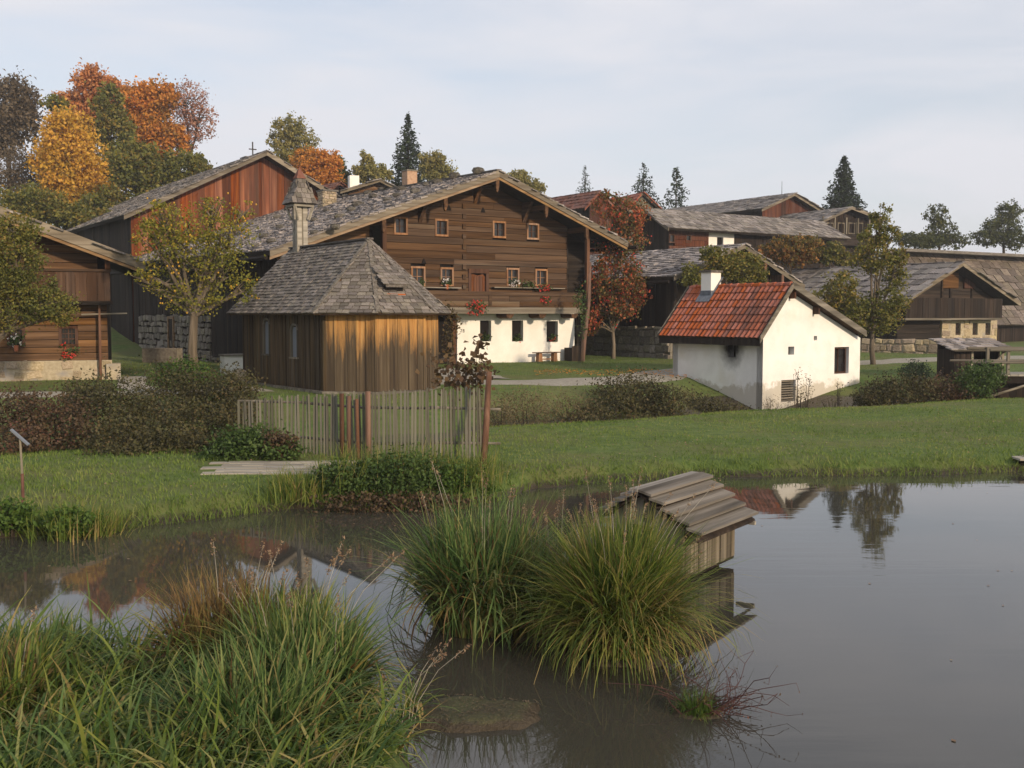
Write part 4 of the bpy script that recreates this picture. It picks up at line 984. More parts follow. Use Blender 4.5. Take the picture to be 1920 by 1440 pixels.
# the right end of the slope carries older, darker tiles
def tiles(parent, e0, e1, up, length, w, h):
    e0, e1 = Vector(e0), Vector(e1); X = (e1-e0).normalized(); U = Vector(up).normalized(); Z = X.cross(U); 
    if Z.z < 0: Z = -Z
    n = int(round((e1-e0).length/w)); w = (e1-e0).length/n; r = int(round(length/h)); h = length/r; items = []
    for j in range(r):
        for i in range(n):
            c = e0+X*(w*(i+.5))+U*(h*j)+Z*(.02+random.uniform(-.006,.01)); Xr = (X+U*random.uniform(-.02,.02)).normalized(); Y = Z.cross(Xr)
            items.append((Matrix(((Xr.x*w, Y.x*h, Z.x*.055, c.x), (Xr.y*w, Y.y*h, Z.y*.055, c.y), (Xr.z*w, Y.z*h, Z.z*.055, c.z), (0,0,0,1))), random.randrange(3)))
    return items
upL = Vector((Ab[0]-Lb[0], 0, Ab[1]-Lb[1])); upR = Vector((Ab[0]-Rb[0], 0, Ab[1]-Rb[1]))
pieces(sL, 'roof_tile', TM, tiles(sL, (Lb[0], yb2-.1, Lb[1]), (Lb[0], -OVB+.08, Lb[1]), upL, upL.length, .25, .4), M['tile'], 300, 'tile_cover')
TM2 = tile_mesh(); pieces(sR, 'roof_tile', TM2, tiles(sR, (Rb[0], -OVB+.05, Rb[1]), (Rb[0], yb2-.1, Rb[1]), upR, upR.length, .3, .5), M['tile'], 0, 'tile_cover')
def tile_age():                    # old lichen-grey tiles: darken by place on the roof
    m = M['tile']; N, L = m.node_tree.nodes, m.node_tree.links
    pr = [n for n in N if n.type == 'BSDF_PRINCIPLED'][0]; src = pr.inputs['Base Color'].links[0].from_socket
    ge = N.new('ShaderNodeNewGeometry'); ptv = FH_old
    vm = N.new('ShaderNodeVectorMath'); vm.operation = 'DISTANCE'; vm.inputs[1].default_value = ptv; L.new(ge.outputs['Position'], vm.inputs[0])
    rr = randv(N, L)
    f = math_(N, L, 'ADD', vm.outputs['Value'], math_(N, L, 'MULTIPLY', rr, 1.4))
    L.new(mixc(N, L, ramp(N, L, math_(N, L, 'MULTIPLY', f, .25), [(.2, .8), (.55, 0.0)]), src, (.1,.055,.045)), pr.inputs['Base Color'])
FH_old = tuple(BK.w((Ab[0]+Lb[0])/2-.2, .9, (Ab[1]+Lb[1])/2)); tile_age()
for k in range(14):
    y = -OVB+.1+(yb2+OVB-.2)*k/14; L_ = (yb2+OVB-.2)/14
    put('ridge_tile', MB().tube([(Ab[0], y-.03, Ab[1]-.01), (Ab[0], y+L_, Ab[1]-.03)], [.13, .105], 8), M['tile'], bake)
for Q in (Lb, Rb):
    barge(bake, (Q[0]-(.05 if Q is Lb else -.05), Q[1]-.03), Ab, -OVB-.003, .26, .05, M['grey_wood_x'], -.1)
    barge(bake, Q, Ab, yb2+.05, .2, .04, M['grey_wood_x'], -.08)
put('fascia', MB().box(Lb[0]+.03, Lb[0]+.1, -OVB+.05, yb2-.05, Lb[1]-.32, Lb[1]-.04), M['board_dark'], bake)
put('eave_beam', MB().box(-.06, .1, -.05, gl, btop(0)-.2, btop(0)+.02), M['board_dark'], bake)
nb = Vector((-(Ab[1]-Lb[1]), 0, Ab[0]-Lb[0])).normalized()
p = BK.hitp(1325, 556, (Lb[0], 0, Lb[1]), nb)
cz1 = p.z+1.05
ch = put('chimney', MB().box(p.x-.05, p.x+.55, p.y-.3, p.y+.3, p.z-.4, cz1), M['plaster'], bake)
put('chimney_cap', MB().box(p.x-.12, p.x+.62, p.y-.37, p.y+.37, cz1, cz1+.09), M['rock'], ch)
put('flashing', MB().add([(p.x-.3, p.y-.42, p.z-.22), (p.x-.3, p.y+.42, p.z-.22), (p.x+.62, p.y+.42, p.z+.86), (p.x+.62, p.y-.42, p.z+.86)], [(0,3,2,1)]).box(p.x-.075, p.x+.57, p.y-.325, p.y+.325, p.z-.2, p.z+.26), M['lead'], ch)
# ------------------------------------------------------------------ farmhouse at the left edge
LB_D = 20.0
C = at(205, 712, 44); LBF = Frame((C.x, C.y, gz(C.x, C.y)), LB_D)
lb = thing('farmhouse', 'brown log farmhouse on a tan stone base, with boarded gallery and window flowers', 'farmhouse', LBF.o, LB_D)
ov = 1.3; E1, E2 = LBF.hit(272, 492, -ov), LBF.hit(0, 390, -ov)
sl = (E2[1]-E1[1])/(E2[0]-E1[0]); xap = -9.5; zap = E1[1]+sl*(xap-E1[0])
def ltop(x): return min(E1[1]+sl*(x-E1[0]), zap+(x-xap)*(-sl))-.26
for Q, nm in ((E1, 0), ((2*xap-E1[0], E1[1]), 1)):
    e0, e1, r0, r1 = (Q[0], -ov, Q[1]), (Q[0], 14, Q[1]), (xap, -ov, zap), (xap, 14, zap)
    s = slab(lb, 'roof', e0, e1, r1, r0, .2, M['log_dark']); up = Vector(r0)-Vector(e0)
    cover(s, e0, e1, up, up.length, M['shingle'], .5, .4, .04, 0)
    barge(lb, Q, (xap, zap), -ov-.004, .42, .08, M['verge'], -.08); barge(lb, Q, (xap, zap), -ov+.02, .12, .05, M['trim'], .36, 'verge_trim')
lhol = []
for a, b, c, d in ((13, 48, 613, 652), (110, 147, 611, 650)):
    x0, z1 = LBF.hit(a, c); x1, z0 = LBF.hit(b, d); lhol.append((x0, x1, z0, z1))
zst = LBF.hit(100, 676)[1]; zga = LBF.hit(150, 566, 0)[1]; zgt = LBF.hit(150, 509, -.8)[1]; zgb = LBF.hit(150, 564, -.8)[1]
iL = lambda z: xap-(xap-E1[0]); iR = lambda z: E1[0]+(z+.26-E1[1])/sl
logs(lb, -13, -.02, zst, zga, M['log_warm'], 0, .14, .3, lhol)
logs(lb, -13, -.35, zga, ltop(xap), M['log_warm'], 0, .14, .3, (), None, iR)
put('wall_backing', MB().prism([(-13, -.2), (-.04, -.2), (-.04, ltop(-.04)), (xap, ltop(xap)), (-13, ltop(-13))], .09, .2), M['shade'], lb)
for h in lhol:
    window(lb, *h, -.06, M['frame_dark'], .11, 3, 4, .05, .16, bar=M['frame_dark'])
wall(lb, -13, .12, -.6, zst, [], M['mortar_warm'], -.16, .5, name='stone_base')
stonework(lb, -13, .1, -.25, zst-.02, M['stone_warm'], 'stone_warm', .42, Matrix.Translation((0, -.155, 0)), .045, skip=.45)
put('base_block', MB().box(-.1, .45, -.4, .5, -.3, zst-.15), M['mortar_warm'], lb)
x0 = LBF.hit(-40, 530, -.8)[0]; x1 = LBF.hit(206, 530, -.8)[0]
boards(lb, x0, x1, zgb, zgt, M['parapet'], -.8, .05, .34)
put('gallery_rail', MB().box(x0, x1+.06, -.9, -.76, zgt, zgt+.1), M['beam'], lb); put('gallery_beam', MB().box(x0, x1+.1, -.86, .0, zgb-.16, zgb-.004), M['log_dark'], lb)
put('gallery_end', MB().box(x1-.04, x1+.01, -.77, .6, zgb, zgt), M['parapet'], lb)
for px in (60, 200):
    x = LBF.hit(px, 430, -.85)[0]; put('gallery_post', MB().box(x-.1, x+.1, -.95, -.75, zgt+.1, ltop(x)), M['post'], lb)
xq = LBF.hit(187, 650, -.35)[0]; put('corner_pole', MB().tube([(xq, -.38, -.1), (xq+.02, -.4, zgb-.17)], [.06, .05], 7), M['pole'], lb)
put('pole_rail', MB().tube([(LBF.hit(152, 577, -.4)[0], -.42, zgb-.55), (LBF.hit(238, 577, -.4)[0], -.36, zgb-.5)], [.035, .03], 6), M['pale_plank'], lb)
put('side_wall', MB().box(-.12, -.02, .2, 13, -.3, ltop(0)), M['log_dark'], lb)
p = LBF.hit(30, 640, -.15); geranium('geranium', 'white potted flowers on the log farmhouse window sill', LBF.w(p[0], -.2, p[1]), (.34, .14, .24), 60, M['white_flower'], None, 110, pot=True)
p = LBF.hit(129, 655, -.2); geranium('geranium', 'red geraniums trailing below the log farmhouse window', LBF.w(p[0], -.22, p[1]-.05), (.36, .12, .36), 90, M['red_flower'], None, 70)
# ------------------------------------------------------------------ reddish board barn behind
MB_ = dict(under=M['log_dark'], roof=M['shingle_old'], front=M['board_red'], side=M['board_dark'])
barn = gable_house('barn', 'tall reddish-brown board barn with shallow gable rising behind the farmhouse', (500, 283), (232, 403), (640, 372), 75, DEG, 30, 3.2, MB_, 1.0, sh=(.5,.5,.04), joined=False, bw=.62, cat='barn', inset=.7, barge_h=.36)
q = at(474, 292, 83); I = barn['f'].I @ q
put('ridge_cross', MB().box(I.x-.04, I.x+.04, I.y-.04, I.y+.04, I.z-1.2, I.z+1.05).box(I.x-.3, I.x+.3, I.y-.03, I.y+.03, I.z+.45, I.z+.53), M['iron'], barn['t'])
put('ridge_vent', MB().box(I.x-.8, I.x+.5, I.y-.6, I.y+.6, I.z-2, I.z-.15), M['shingle_old'], barn['t'])
# ------------------------------------------------------------------ barn with rubble base, right of the big house
SBm = dict(under=M['log_dark'], roof=M['shingle'], front=M['board_dark'], side=M['board_dark'])
sb = gable_house('barn', 'dark timber barn on a rubble stone base with silvery shingle roof', (1395, 458), (1263, 518), (1508, 536), 62, DEG, 17, .95, SBm, .9, sh=(.4,.38,.05), limit=300, inset=.8, cat='barn', lside=False)
t, f = sb['t'], sb['f']; Ml = Matrix.Translation((sb['xl'], 0, 0)) @ Matrix.Rotation(-math.pi/2, 4, 'Z')
zs1 = f.hitx(1200, 612, sb['xl'])[1]
stonework(t, -16.5, 0, -.4, zs1, M['stone'], 'stone', .5, Ml @ Matrix.Translation((0, -.2, 0)), .12)
put('stone_core', MB().box(sb['xl']-.17, sb['xl']+.3, 0, 16.5, -.5, zs1-.02), M['mortar'], t)
boards(t, -16.5, 0, zs1+.02, sb['top'](sb['xl']), M['board_dark'], 0, .05, .4, M=Ml)
put('gutter', MB().tube([(sb['L'][0]-.05, -.6, sb['L'][1]-.3), (sb['L'][0]-.05, 16, sb['L'][1]-.3)], [.09, .09], 7), M['board_dark'], t)
for px in (1435, 1467):
    x = f.hit(px, 500, -.9)[0]; z = sb['top'](x); put('purlin_end', MB().box(x-.1, x+.1, -.95, .0, z-.5, z), M['pole'], t)
# ------------------------------------------------------------------ houses up the slope
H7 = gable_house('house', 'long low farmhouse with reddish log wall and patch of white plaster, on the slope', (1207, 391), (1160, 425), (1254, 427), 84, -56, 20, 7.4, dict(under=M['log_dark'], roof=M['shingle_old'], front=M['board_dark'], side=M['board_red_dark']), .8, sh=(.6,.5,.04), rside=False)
t, f = H7['t'], H7['f']; xr = H7['xr']; Mr = Matrix.Translation((xr, 0, 0)) @ Matrix.Rotation(math.pi/2, 4, 'Z')
yw0, yw1 = f.hitx(1328, 445, xr)[0], f.hitx(1376, 445, xr)[0]
wz0 = H7['top'](xr)
hh7 = []
for px in (1259, 1290):
    y, z = f.hitx(px, 447, xr); hh7.append((y-.3, y+.3, z-.35, z+.35))
logs(t, 0, yw0, -.5, wz0, M['board_red_dark'], 0, .12, .4, hh7, M=Mr)
for h in hh7: window(t, *h, -.04, M['frame_dark'], .1, 1, 1, .04, .1, M=Mr)
put('backing', MB().box(xr-.3, xr-.12, 0, 19, -.5, wz0), M['shade'], t)
y, z = f.hitx(1350, 452, xr); wall(t, yw0, yw1, -.6, wz0, [(y-.35, y+.35, z-.6, z+.3)], M['plaster'], -.02, .4, Mr, 'plaster_wall'); boards(t, yw1, 19, -.5, wz0, M['board_dark'], 0, .05, .5, joined=True, M=Mr)
H8 = gable_house('barn', 'tall barn with dull red gable and mossy shingle roof at the top of the slope', (1490, 362), (1428, 391), (1545, 396), 112, 32, 19, 9.5, dict(under=M['log_dark'], roof=M['shingle_old'], front=M['board_red_dark'], side=M['board_dark']), .8, sh=(.7,.6,.05), cat='barn', barge_h=.35, bw=.6, joined=False)
put('lightning_rod', MB().tube([(H8['A'][0], 1, H8['A'][1]), (H8['A'][0], 1, H8['A'][1]+1.4)], [.03, .02], 5), M['iron'], H8['t'])
H9 = gable_house('house', 'nearly black timber house with a windowed gallery below the tall spruce', (1597, 388), (1540, 414), (1660, 412), 104, 28, 13, 8.5, dict(under=M['board_dark'], roof=M['shingle_old'], front=M['board_dark'], side=M['board_dark']), .9, sh=(.7,.6,.05), barge_h=.3)
t, f = H9['t'], H9['f']
for px in (1556, 1577, 1597, 1612):
    x, z = f.hit(px, 428, -.1); window(t, x-.45, x+.45, z-.55, z+.55, -.06, M['grey_wood'], .1, 1, 1, .05, .1)
x0, z = f.hit(1542, 437, -.6); x1 = f.hit(1650, 437, -.6)[0]
put('gallery_front', MB().box(x0, x1, -.7, -.62, z-1.1, z), M['log_dark'], t); put('gallery_floor', MB().box(x0, x1, -.62, 0, z-1.1, z-1.0), M['log_dark'], t)
for k in range(6): xx = x0+(x1-x0)*k/5; put('gallery_post', MB().box(xx-.07, xx+.07, -.7, -.58, z, z+1.6), M['grey_wood'], t)
H10 = gable_house('house', 'dark timber house with pale stone ground floor, three slim windows and balcony', (1805, 492), (1690, 568), (1913, 568), 74, 34, 19, .95, dict(under=M['board_dark'], roof=M['shingle_old'], front=M['log_dark'], side=M['board_dark']), 1.2, sh=(.6,1.0,.06), log=True, limit=120, inset=1.2)
t, f = H10['t'], H10['f']
zst = f.hit(1820, 601, -.2)[1]; xs0, xs1 = f.hit(1766, 630, -.2)[0], f.hit(1869, 630, -.2)[0]; wh = []
for a, b in ((1792, 1801), (1824, 1833), (1848, 1857)):
    p0, p1 = f.hit(a, 606, -.2), f.hit(b, 628, -.2); wh.append((p0[0], p1[0], p1[1], p0[1]))
wall(t, xs0, xs1, -.5, zst, wh, M['mortar_warm'], -.2, .5, name='stone_wall')
stonework(t, xs0, xs1, -.3, zst, M['stone_warm'], 'stone_warm', .55, Matrix.Translation((0, -.19, 0)), .07, 300, [(a-.1, b+.1, c-.1, d+.1) for a, b, c, d in wh])
for h in wh: window(t, *h, .05, M['frame_dark'], .06, 2, 1, .02, .1)
x0, z = f.hit(1698, 566, -1.0); x1, zb_ = f.hit(1878, 596, -1.0)
boards(t, x0, x1, zb_, z+.3, M['board_dark'], -1.0, .05, .4); put('balcony_floor', MB().box(x0, x1, -1.02, 0, zb_-.14, zb_-.004), M['grey_wood_x'], t)
x, z = f.hit(1786, 527, -.3); put('gable_hatch', MB().box(x-.9, x+.9, -.18, -.1, z-.5, z+.6), M['log_warm'], t); x, z = f.hit(1822, 530, -.3); put('gable_hatch', MB().box(x-.7, x+.6, -.2, -.1, z-.4, z+.3), M['board_red_dark'], t)
for px in (1766, 1782, 1822): x = f.hit(px, 550, -.1)[0]; put('wall_post', MB().box(x-.1, x+.1, -.16, -.06, zst, H10['top'](x)), M['log_dark'], t)
# low stone wall in front of it, left
q0, q1 = at(1616, 660, 70), at(1765, 660, 67)
sw = thing('stone_wall', 'low pale stone wall under the dark eaves left of the balcony house', 'wall', (q0.x, q0.y, gz(q0.x, q0.y)), math.degrees(math.atan2(q1.y-q0.y, q1.x-q0.x)))
Lw = math.hypot(q1.x-q0.x, q1.y-q0.y)
put('wall_core', MB().box(0, Lw, -.1, .3, -.6, .85), M['mortar_warm'], sw); stonework(sw, 0, Lw, -.4, .88, M['stone_warm'], 'stone_warm', .5, Matrix.Translation((0, -.1, 0)), .1)
H11 = gable_house('barn', 'huge brown shingle roof of a barn beyond the balcony house', (1672, 470), (1620, 520), (1760, 610), 92, -58, 48, 1.5, dict(under=M['log_dark'], roof=M['shingle_brown'], front=M['board_dark'], side=M['board_dark']), .6, sh=(.9,.8,.06), cat='barn')
put('ridge_boards', MB().bar((H11['A'][0]+.5, -.6, H11['A'][1]+.0), (H11['A'][0]+.5, 48, H11['A'][1]+.0), 2.0, .25), M['shingle_old'], H11['t'])
H13 = gable_house('house', 'house with a dull red tile roof half hidden by the rowan tree', (1124, 358), (1096, 390), (1166, 398), 96, 34, 16, 8.2, dict(under=M['log_dark'], roof=M['tile_dull'], front=M['board_red_dark'], side=M['board_dark'], verge=M['tile_dull']), .4, sh=(.5,.5,.05))
H14 = gable_house('shed', 'small grey board gable with orange tile roof below the spruces', (1206, 361), (1176, 393), (1238, 392), 100, 20, 9, 8.0, dict(under=M['log_dark'], roof=M['tile'], front=M['grey_wood'], side=M['board_dark']), .3, sh=(.5,.5,.05), cat='shed', inset=.3, barge_h=.2)
H12 = gable_house('house', 'small house with warm wooden gable peeking over the stone-weighted roof', (712, 336), (638, 358), (748, 354), 96, 20, 12, 8.5, dict(under=M['log_dark'], roof=M['shingle_old'], front=M['log_warm'], side=M['board_dark']), .9, sh=(.7,.6,.05), log=True)
q = H12['f'].I @ at(663, 345, 102); put('chimney', MB().box(q.x-.45, q.x+.45, q.y-.45, q.y+.45, q.z-2, q.z+.75), M['plaster'], H12['t'])
H15 = gable_house('house', 'low house with a dark red roof beside the stone chimney', (637, 342), (606, 362), (662, 362), 104, 40, 14, 9.0, dict(under=M['log_dark'], roof=M['tile_dull'], front=M['board_red_dark'], side=M['board_dark'], verge=M['tile_dull']), .4, sh=(.6,.6,.05))
# ------------------------------------------------------------------ open shed and bridge at the right
q0 = at(1790, 690, 45); sf = Frame((q0.x, q0.y, gz(q0.x, q0.y)), 8)
shed = thing('shed', 'little open-fronted grey shed with shingle roof beside the bridge', 'shed', sf.o, 8)
w = sf.hit(1880, 690, 0)[0]; zr0 = sf.hit(1840, 656, -.4)[1]; zr1 = zr0+.42
s = slab(shed, 'roof', (-.25, -.4, zr0), (w+.2, -.4, zr0), (w+.2, 1.5, zr1), (-.25, 1.5, zr1), .06, M['grey_wood_x']); cover(s, (-.25, -.4, zr0), (w+.2, -.4, zr0), (0, 1.9, .42), 1.95, M['shingle'], .3, .4, .04)
put('wall', MB().box(-.02, w, 1.3, 1.38, -.2, zr1-.15), M['board_dark'], shed); put('wall', MB().box(-.05, .02, -.02, 1.3, -.2, zr0), M['board_dark'], shed); put('wall', MB().box(w-.02, w+.05, .3, 1.3, -.2, zr0), M['board_dark'], shed)
boards(shed, 0, w*.32, -.2, zr0-.02, M['board_dark'], 0, .05, .2); boards(shed, w*.32, w, -.2, zr0-.75, M['board_dark'], 0, .05, .2)
for x in (w*.34, w-.05): put('post', MB().box(x-.05, x+.05, -.09, -.03, -.1, zr0), M['grey_wood'], shed)
put('brace', MB().bar((w-.45, -.12, zr0-.55), (w+.05, -.12, zr0-.05), .06, .06), M['grey_wood_x'], shed)
b0 = at(1862, 702, 41); bf = Frame((b0.x, b0.y, b0.z), 4)
br = thing('footbridge', 'grey wooden footbridge with two-bar railing crossing the ditch', 'bridge', bf.o, 4)
BL = 9.0
for k in range(28): put('deck_plank', MB().box(k*.32+.01, k*.32+.31, -.1, 1.7, -.07, random.uniform(-.008,.008)), M['pale_plank'], br)
put('deck_beam', MB().box(0, BL, -.06, .1, -.35, -.075), M['board_dark'], br); put('deck_beam', MB().box(0, BL, 1.5, 1.66, -.35, -.075), M['board_dark'], br)
zt1, zt2 = bf.hit(1890, 656, -.05)[1], bf.hit(1890, 681, -.05)[1]
for k, yy in ((0, -.08), (1, 1.68)):
    put('rail', MB().tube([(-.2, yy, zt1), (BL, yy, zt1+.05)], [.06, .055], 7), M['grey_wood_x'], br); put('rail', MB().tube([(-.9, yy, zt2+.03), (BL, yy, zt2)], [.05, .05], 7), M['grey_wood_x'], br)
    for x in (.6, 2.6, 4.6, 6.6): put('rail_post', MB().box(x-.05, x+.05, yy-.05+.11*(1-2*k), yy+.05+.11*(1-2*k), -.3, zt1+.05), M['grey_wood'], br)
for x in (.3, 2.5, 5): put('pile', MB().tube([(x, .1, -1.8), (x, .1, -.35)], [.12, .11], 8), M['board_dark'], br)
boards(br, -.1, BL, -1.6, -.36, M['board_dark'], .5, .06, .3)
put('brace', MB().tube([(-.3, -.25, -.85), (2.2, -.25, -.1)], [.05, .045], 7), M['grey_wood_x'], br)
# jetty at the right edge of the pond
q = at(1888, 850, 24.6); jt = thing('jetty', 'pale plank jetty reaching over the dark pond edge', 'jetty', (q.x-.12, q.y, q.z), 0)
for k in range(12): put('deck_plank', MB().box(k*.24, k*.24+.225, -.9, 1.8, -.05, random.uniform(-.006,.006)), M['pale_plank'], jt)
put('deck_beam', MB().box(.1, 2.8, -.7, -.58, -.2, -.055), M['board_dark'], jt); put('deck_beam', MB().box(.1, 2.8, 1.2, 1.32, -.2, -.055), M['board_dark'], jt)
for x in (.3, 2.4): put('pile', MB().tube([(x, -.5, -1), (x, -.5, -.2)], [.08, .08], 8), M['board_dark'], jt)
# ------------------------------------------------------------------ picket fence
def fence_pt(px): 
    Y = np.interp(px, [440, 560, 690, 800, 925], [24.2, 23.6, 22.6, 22.9, 23.3]); return (px-960)/FPX*Y*1.0, float(Y)
fn = thing('picket_fence', 'weathered grey picket fence with round-topped pales in front of the chapel', 'fence', (*fence_pt(690), .35), 0)
fo = Vector((*fence_pt(690), .35)); pk = []
for v in range(4):
    mb = MB(); w = .5; t1, t2 = random.uniform(-.05,.05), random.uniform(-.05,.05)
    mb.prism([(-w+t1, 0), (w+t1, 0), (w*.95+t2, .96), (w*.5+t2, 1.0), (-w*.5+t2, 1.0), (-w*.95+t2, .97)], -.5, .5); me = mb.mesh('picket'); me.materials.append(M['picket']); pk.append(me)
px = 446; items = []
while px < 917:
    x, y = fence_pt(px); topy = np.interp(px, [440, 560, 690, 800, 925], [751, 742, 735, 730, 727])+random.uniform(-4,4)
    d = ray(px, topy); zt = 3.5+d.z*y/d.y; z0 = gz(x, y)-.05
    th = random.uniform(.035,.05)
    if not 637 < px < 645 and not 684 < px < 695:
        items.append((Matrix.Translation(Vector((x, y, z0))-fo) @ Matrix.Rotation(random.uniform(-.03,.03), 4, 'Y') @ Matrix.Rotation(random.uniform(-.2,.2), 4, 'Z') @ Matrix.Diagonal((random.uniform(.036,.056), th, zt-z0, 1)), random.randrange(4)))
    px += random.uniform(5.8, 8.2)
pieces(fn, 'picket', pk, items, M['picket'], 300)
for zz in (.35, 1.12):
    for a, b in ((444, 575), (570, 692), (688, 810), (805, 938)):
        (xa_, ya_), (xb_, yb_) = fence_pt(a), fence_pt(b)
        put('fence_rail', MB().tube([Vector((xa_, ya_+.06, gz(xa_, ya_)+zz))-fo, Vector((xb_, yb_+.06, gz(xb_, yb_)+zz+random.uniform(-.03,.03)))-fo], [.035, .03], 6), M['grey_wood_x'], fn)
for px, r, top_, dx in ((641, .055, 738, 0), (653, .05, 742, .01), (671, .04, 748, -.01), (690, .065, 734, .0)):
    x, y = fence_pt(px); y -= .09; z1 = 3.5+ray(px, top_).z*y/ray(px, top_).y
    put('fence_post', MB().tube([Vector((x, y, gz(x, y)-.1))-fo, Vector((x+dx, y, (z1+gz(x, y))/2))-fo, Vector((x+dx*2, y, z1))-fo], [r, r*.95, r*.9], 8), M['pole'], fn, smooth=True)
# leaning pole at the fence's end and thin sign post by the water
p0, p1 = at(903, 892, 22.0), at(917, 698, 22.6)
lp = put('leaning_pole', MB().tube([p0-Vector((0,0,.25)), p0.lerp(p1, .5)+Vector((.02,0,0)), p1], [.075, .07, .06], 9), M['pole'], smooth=True); tag(lp, 'leaning reddish round pole at the open end of the picket fence', 'pole')
p0, p1 = at(44, 965, 17.4), at(41, 822, 17.4)
sg = thing('sign_post', 'thin rusty post with small slanted info panel on the grassy bank', 'sign post', (p0.x, p0.y, gz(p0.x, p0.y)), 0)
h = p1.z-gz(p0.x, p0.y)
put('post', MB().tube([(0, 0, -.2), (0, 0, h*.5)], [.028, .026], 8), M['tile_dull'], sg); put('post_top', MB().tube([(0, 0, h*.5), (-.02, 0, h)], [.02, .018], 8), M['grey_wood'], sg)
put('panel', MB().box(-.19, .19, -.035, .035, -.014, .014, Matrix.Translation((-.02, 0, h+.02)) @ Matrix.Rotation(math.radians(42), 4, 'Y')), M['paper'], sg)
# plank walkway in the grass
a, b = at(392, 884, 21.2), at(705, 872, 21.6)
wk = thing('plank_walkway', 'pale weathered plank walkway lying in the grass before the fence', 'walkway', (a.x, a.y, 0), math.degrees(math.atan2(b.y-a.y, b.x-a.x)))
Lk = (b-a).length; c_, s_ = math.cos(math.atan2(b.y-a.y, b.x-a.x)), math.sin(math.atan2(b.y-a.y, b.x-a.x))
for k in range(5):
    y = -.5+k*.3; o = random.uniform(-.25,.25); seg = 8
    mb = MB(); zz = []
    for i in range(seg+1):
        xx = o+Lk*i/seg; wx, wy = a.x+xx*c_-y*s_, a.y+xx*s_+y*c_; zz.append((xx, max(gz(wx, wy), gz(wx+.1, wy-.15), gz(wx, wy+.2))+.012))
    for (x0, z0), (x1, z1) in zip(zz, zz[1:]): mb.add([(x0,y,z0-.04),(x1,y,z1-.04),(x1,y+.28,z1-.04),(x0,y+.28,z0-.04),(x0,y,z0),(x1,y,z1),(x1,y+.28,z1),(x0,y+.28,z0)], [(0,3,2,1),(4,5,6,7),(0,1,5,4),(2,3,7,6)])
    put('plank', mb, M['pale_plank'], wk)
# ------------------------------------------------------------------ duck house
dr = Vector((.57, .82, 0)).normalized(); ddeg = math.degrees(math.atan2(dr.y, dr.x))-90      # local y runs along the ridge
e0 = at(1197, 920, 13.76); DH = Frame((e0.x, e0.y, 0), ddeg)
dk = thing('duck_house', 'weathered wooden duck house with stepped board roof standing in the pond', 'duck house', DH.o, ddeg)
rz, ez = 1.23, .67; ln = 1.88; HW = {1: .88, -1: .6}
for s in (-1, 1):
    hw = HW[s]; ezs = rz-(rz-ez)*hw/.88
    r = put('roof', MB().add([(0,.02,rz-.05),(s*hw*.97,.02,ezs-.03),(s*hw*.97,ln-.02,ezs-.03),(0,ln-.02,rz-.05),(0,.02,rz-.08),(s*hw*.97,.02,ezs-.06),(s*hw*.97,ln-.02,ezs-.06),(0,ln-.02,rz-.08)], [(0,1,2,3),(7,6,5,4),(0,4,5,1),(2,6,7,3),(1,5,6,2)]), M['board_dark'], dk)
    for k in range(5):
        t0, t1 = 1-k*.2+.015, max(0, 1-(k+1)*.2-.03); j0, j1 = random.uniform(-.04,.03), random.uniform(-.03,.05)
        def P_(t, y, dz): return (s*hw*t, y, ezs+(rz-ezs)*(1-t)+dz)
        sag = random.uniform(-.01,.015)
        vs = [P_(t0, j0, .05+sag), P_(t0, ln+j1, .05), P_(t1, ln+j1, -.03), P_(t1, j0, -.03), P_(t0, j0, .085+sag), P_(t0, ln+j1, .085), P_(t1, ln+j1, .0), P_(t1, j0, .0)]
        put('roof_board', MB().add(vs, [(0,1,2,3),(7,6,5,4),(0,4,5,1),(1,5,6,2),(2,6,7,3),(3,7,4,0)]), M['grey_plank_y'] if 'grey_plank_y' in M else M['grey_wood'], r)
zf = .12; wx = .6; hw = .88; wl = .42
for s in (-1, 1):
    Mx = Matrix.Translation((wx if s > 0 else -wl, 0, 0)) @ Matrix.Rotation(s*math.pi/2, 4, 'Z')
    boards(dk, .15 if s > 0 else -(ln-.15), ln-.15 if s > 0 else -.15, zf, ez+.1, M['duck_board'] if 'duck_board' in M else M['grey_wood'], 0, .03, .14, M=Mx)
gt = lambda x: ez+(rz-ez)*(1-abs(x)/hw)-.08
boards(dk, -wl, wx, zf, gt, M['grey_wood'], .15, .03, .14, [(-.16, .16, zf+.1, zf+.62)]); boards(dk, -wl, wx, zf, gt, M['grey_wood'], ln-.15, .03, .14)
put('floor', MB().box(-wl, wx, .15, ln-.15, zf-.04, zf), M['board_dark'], dk)
put('roof_batten', MB().box(hw*.7, hw*1.0, ln-.1, ln-.05, ez-.1, ez-.05), M['pale_plank'], dk)
for sx_ in (-.3, .42):
    for yy in (.35, ln-.4): put('leg', MB().box(sx_-.05, sx_+.05, yy-.05, yy+.05, -.8, zf-.04), M['board_dark'], dk)
put('ramp', MB().bar((-.1, .12, zf), (-.95, -.75, .02), .22, .03), M['grey_wood'], dk)
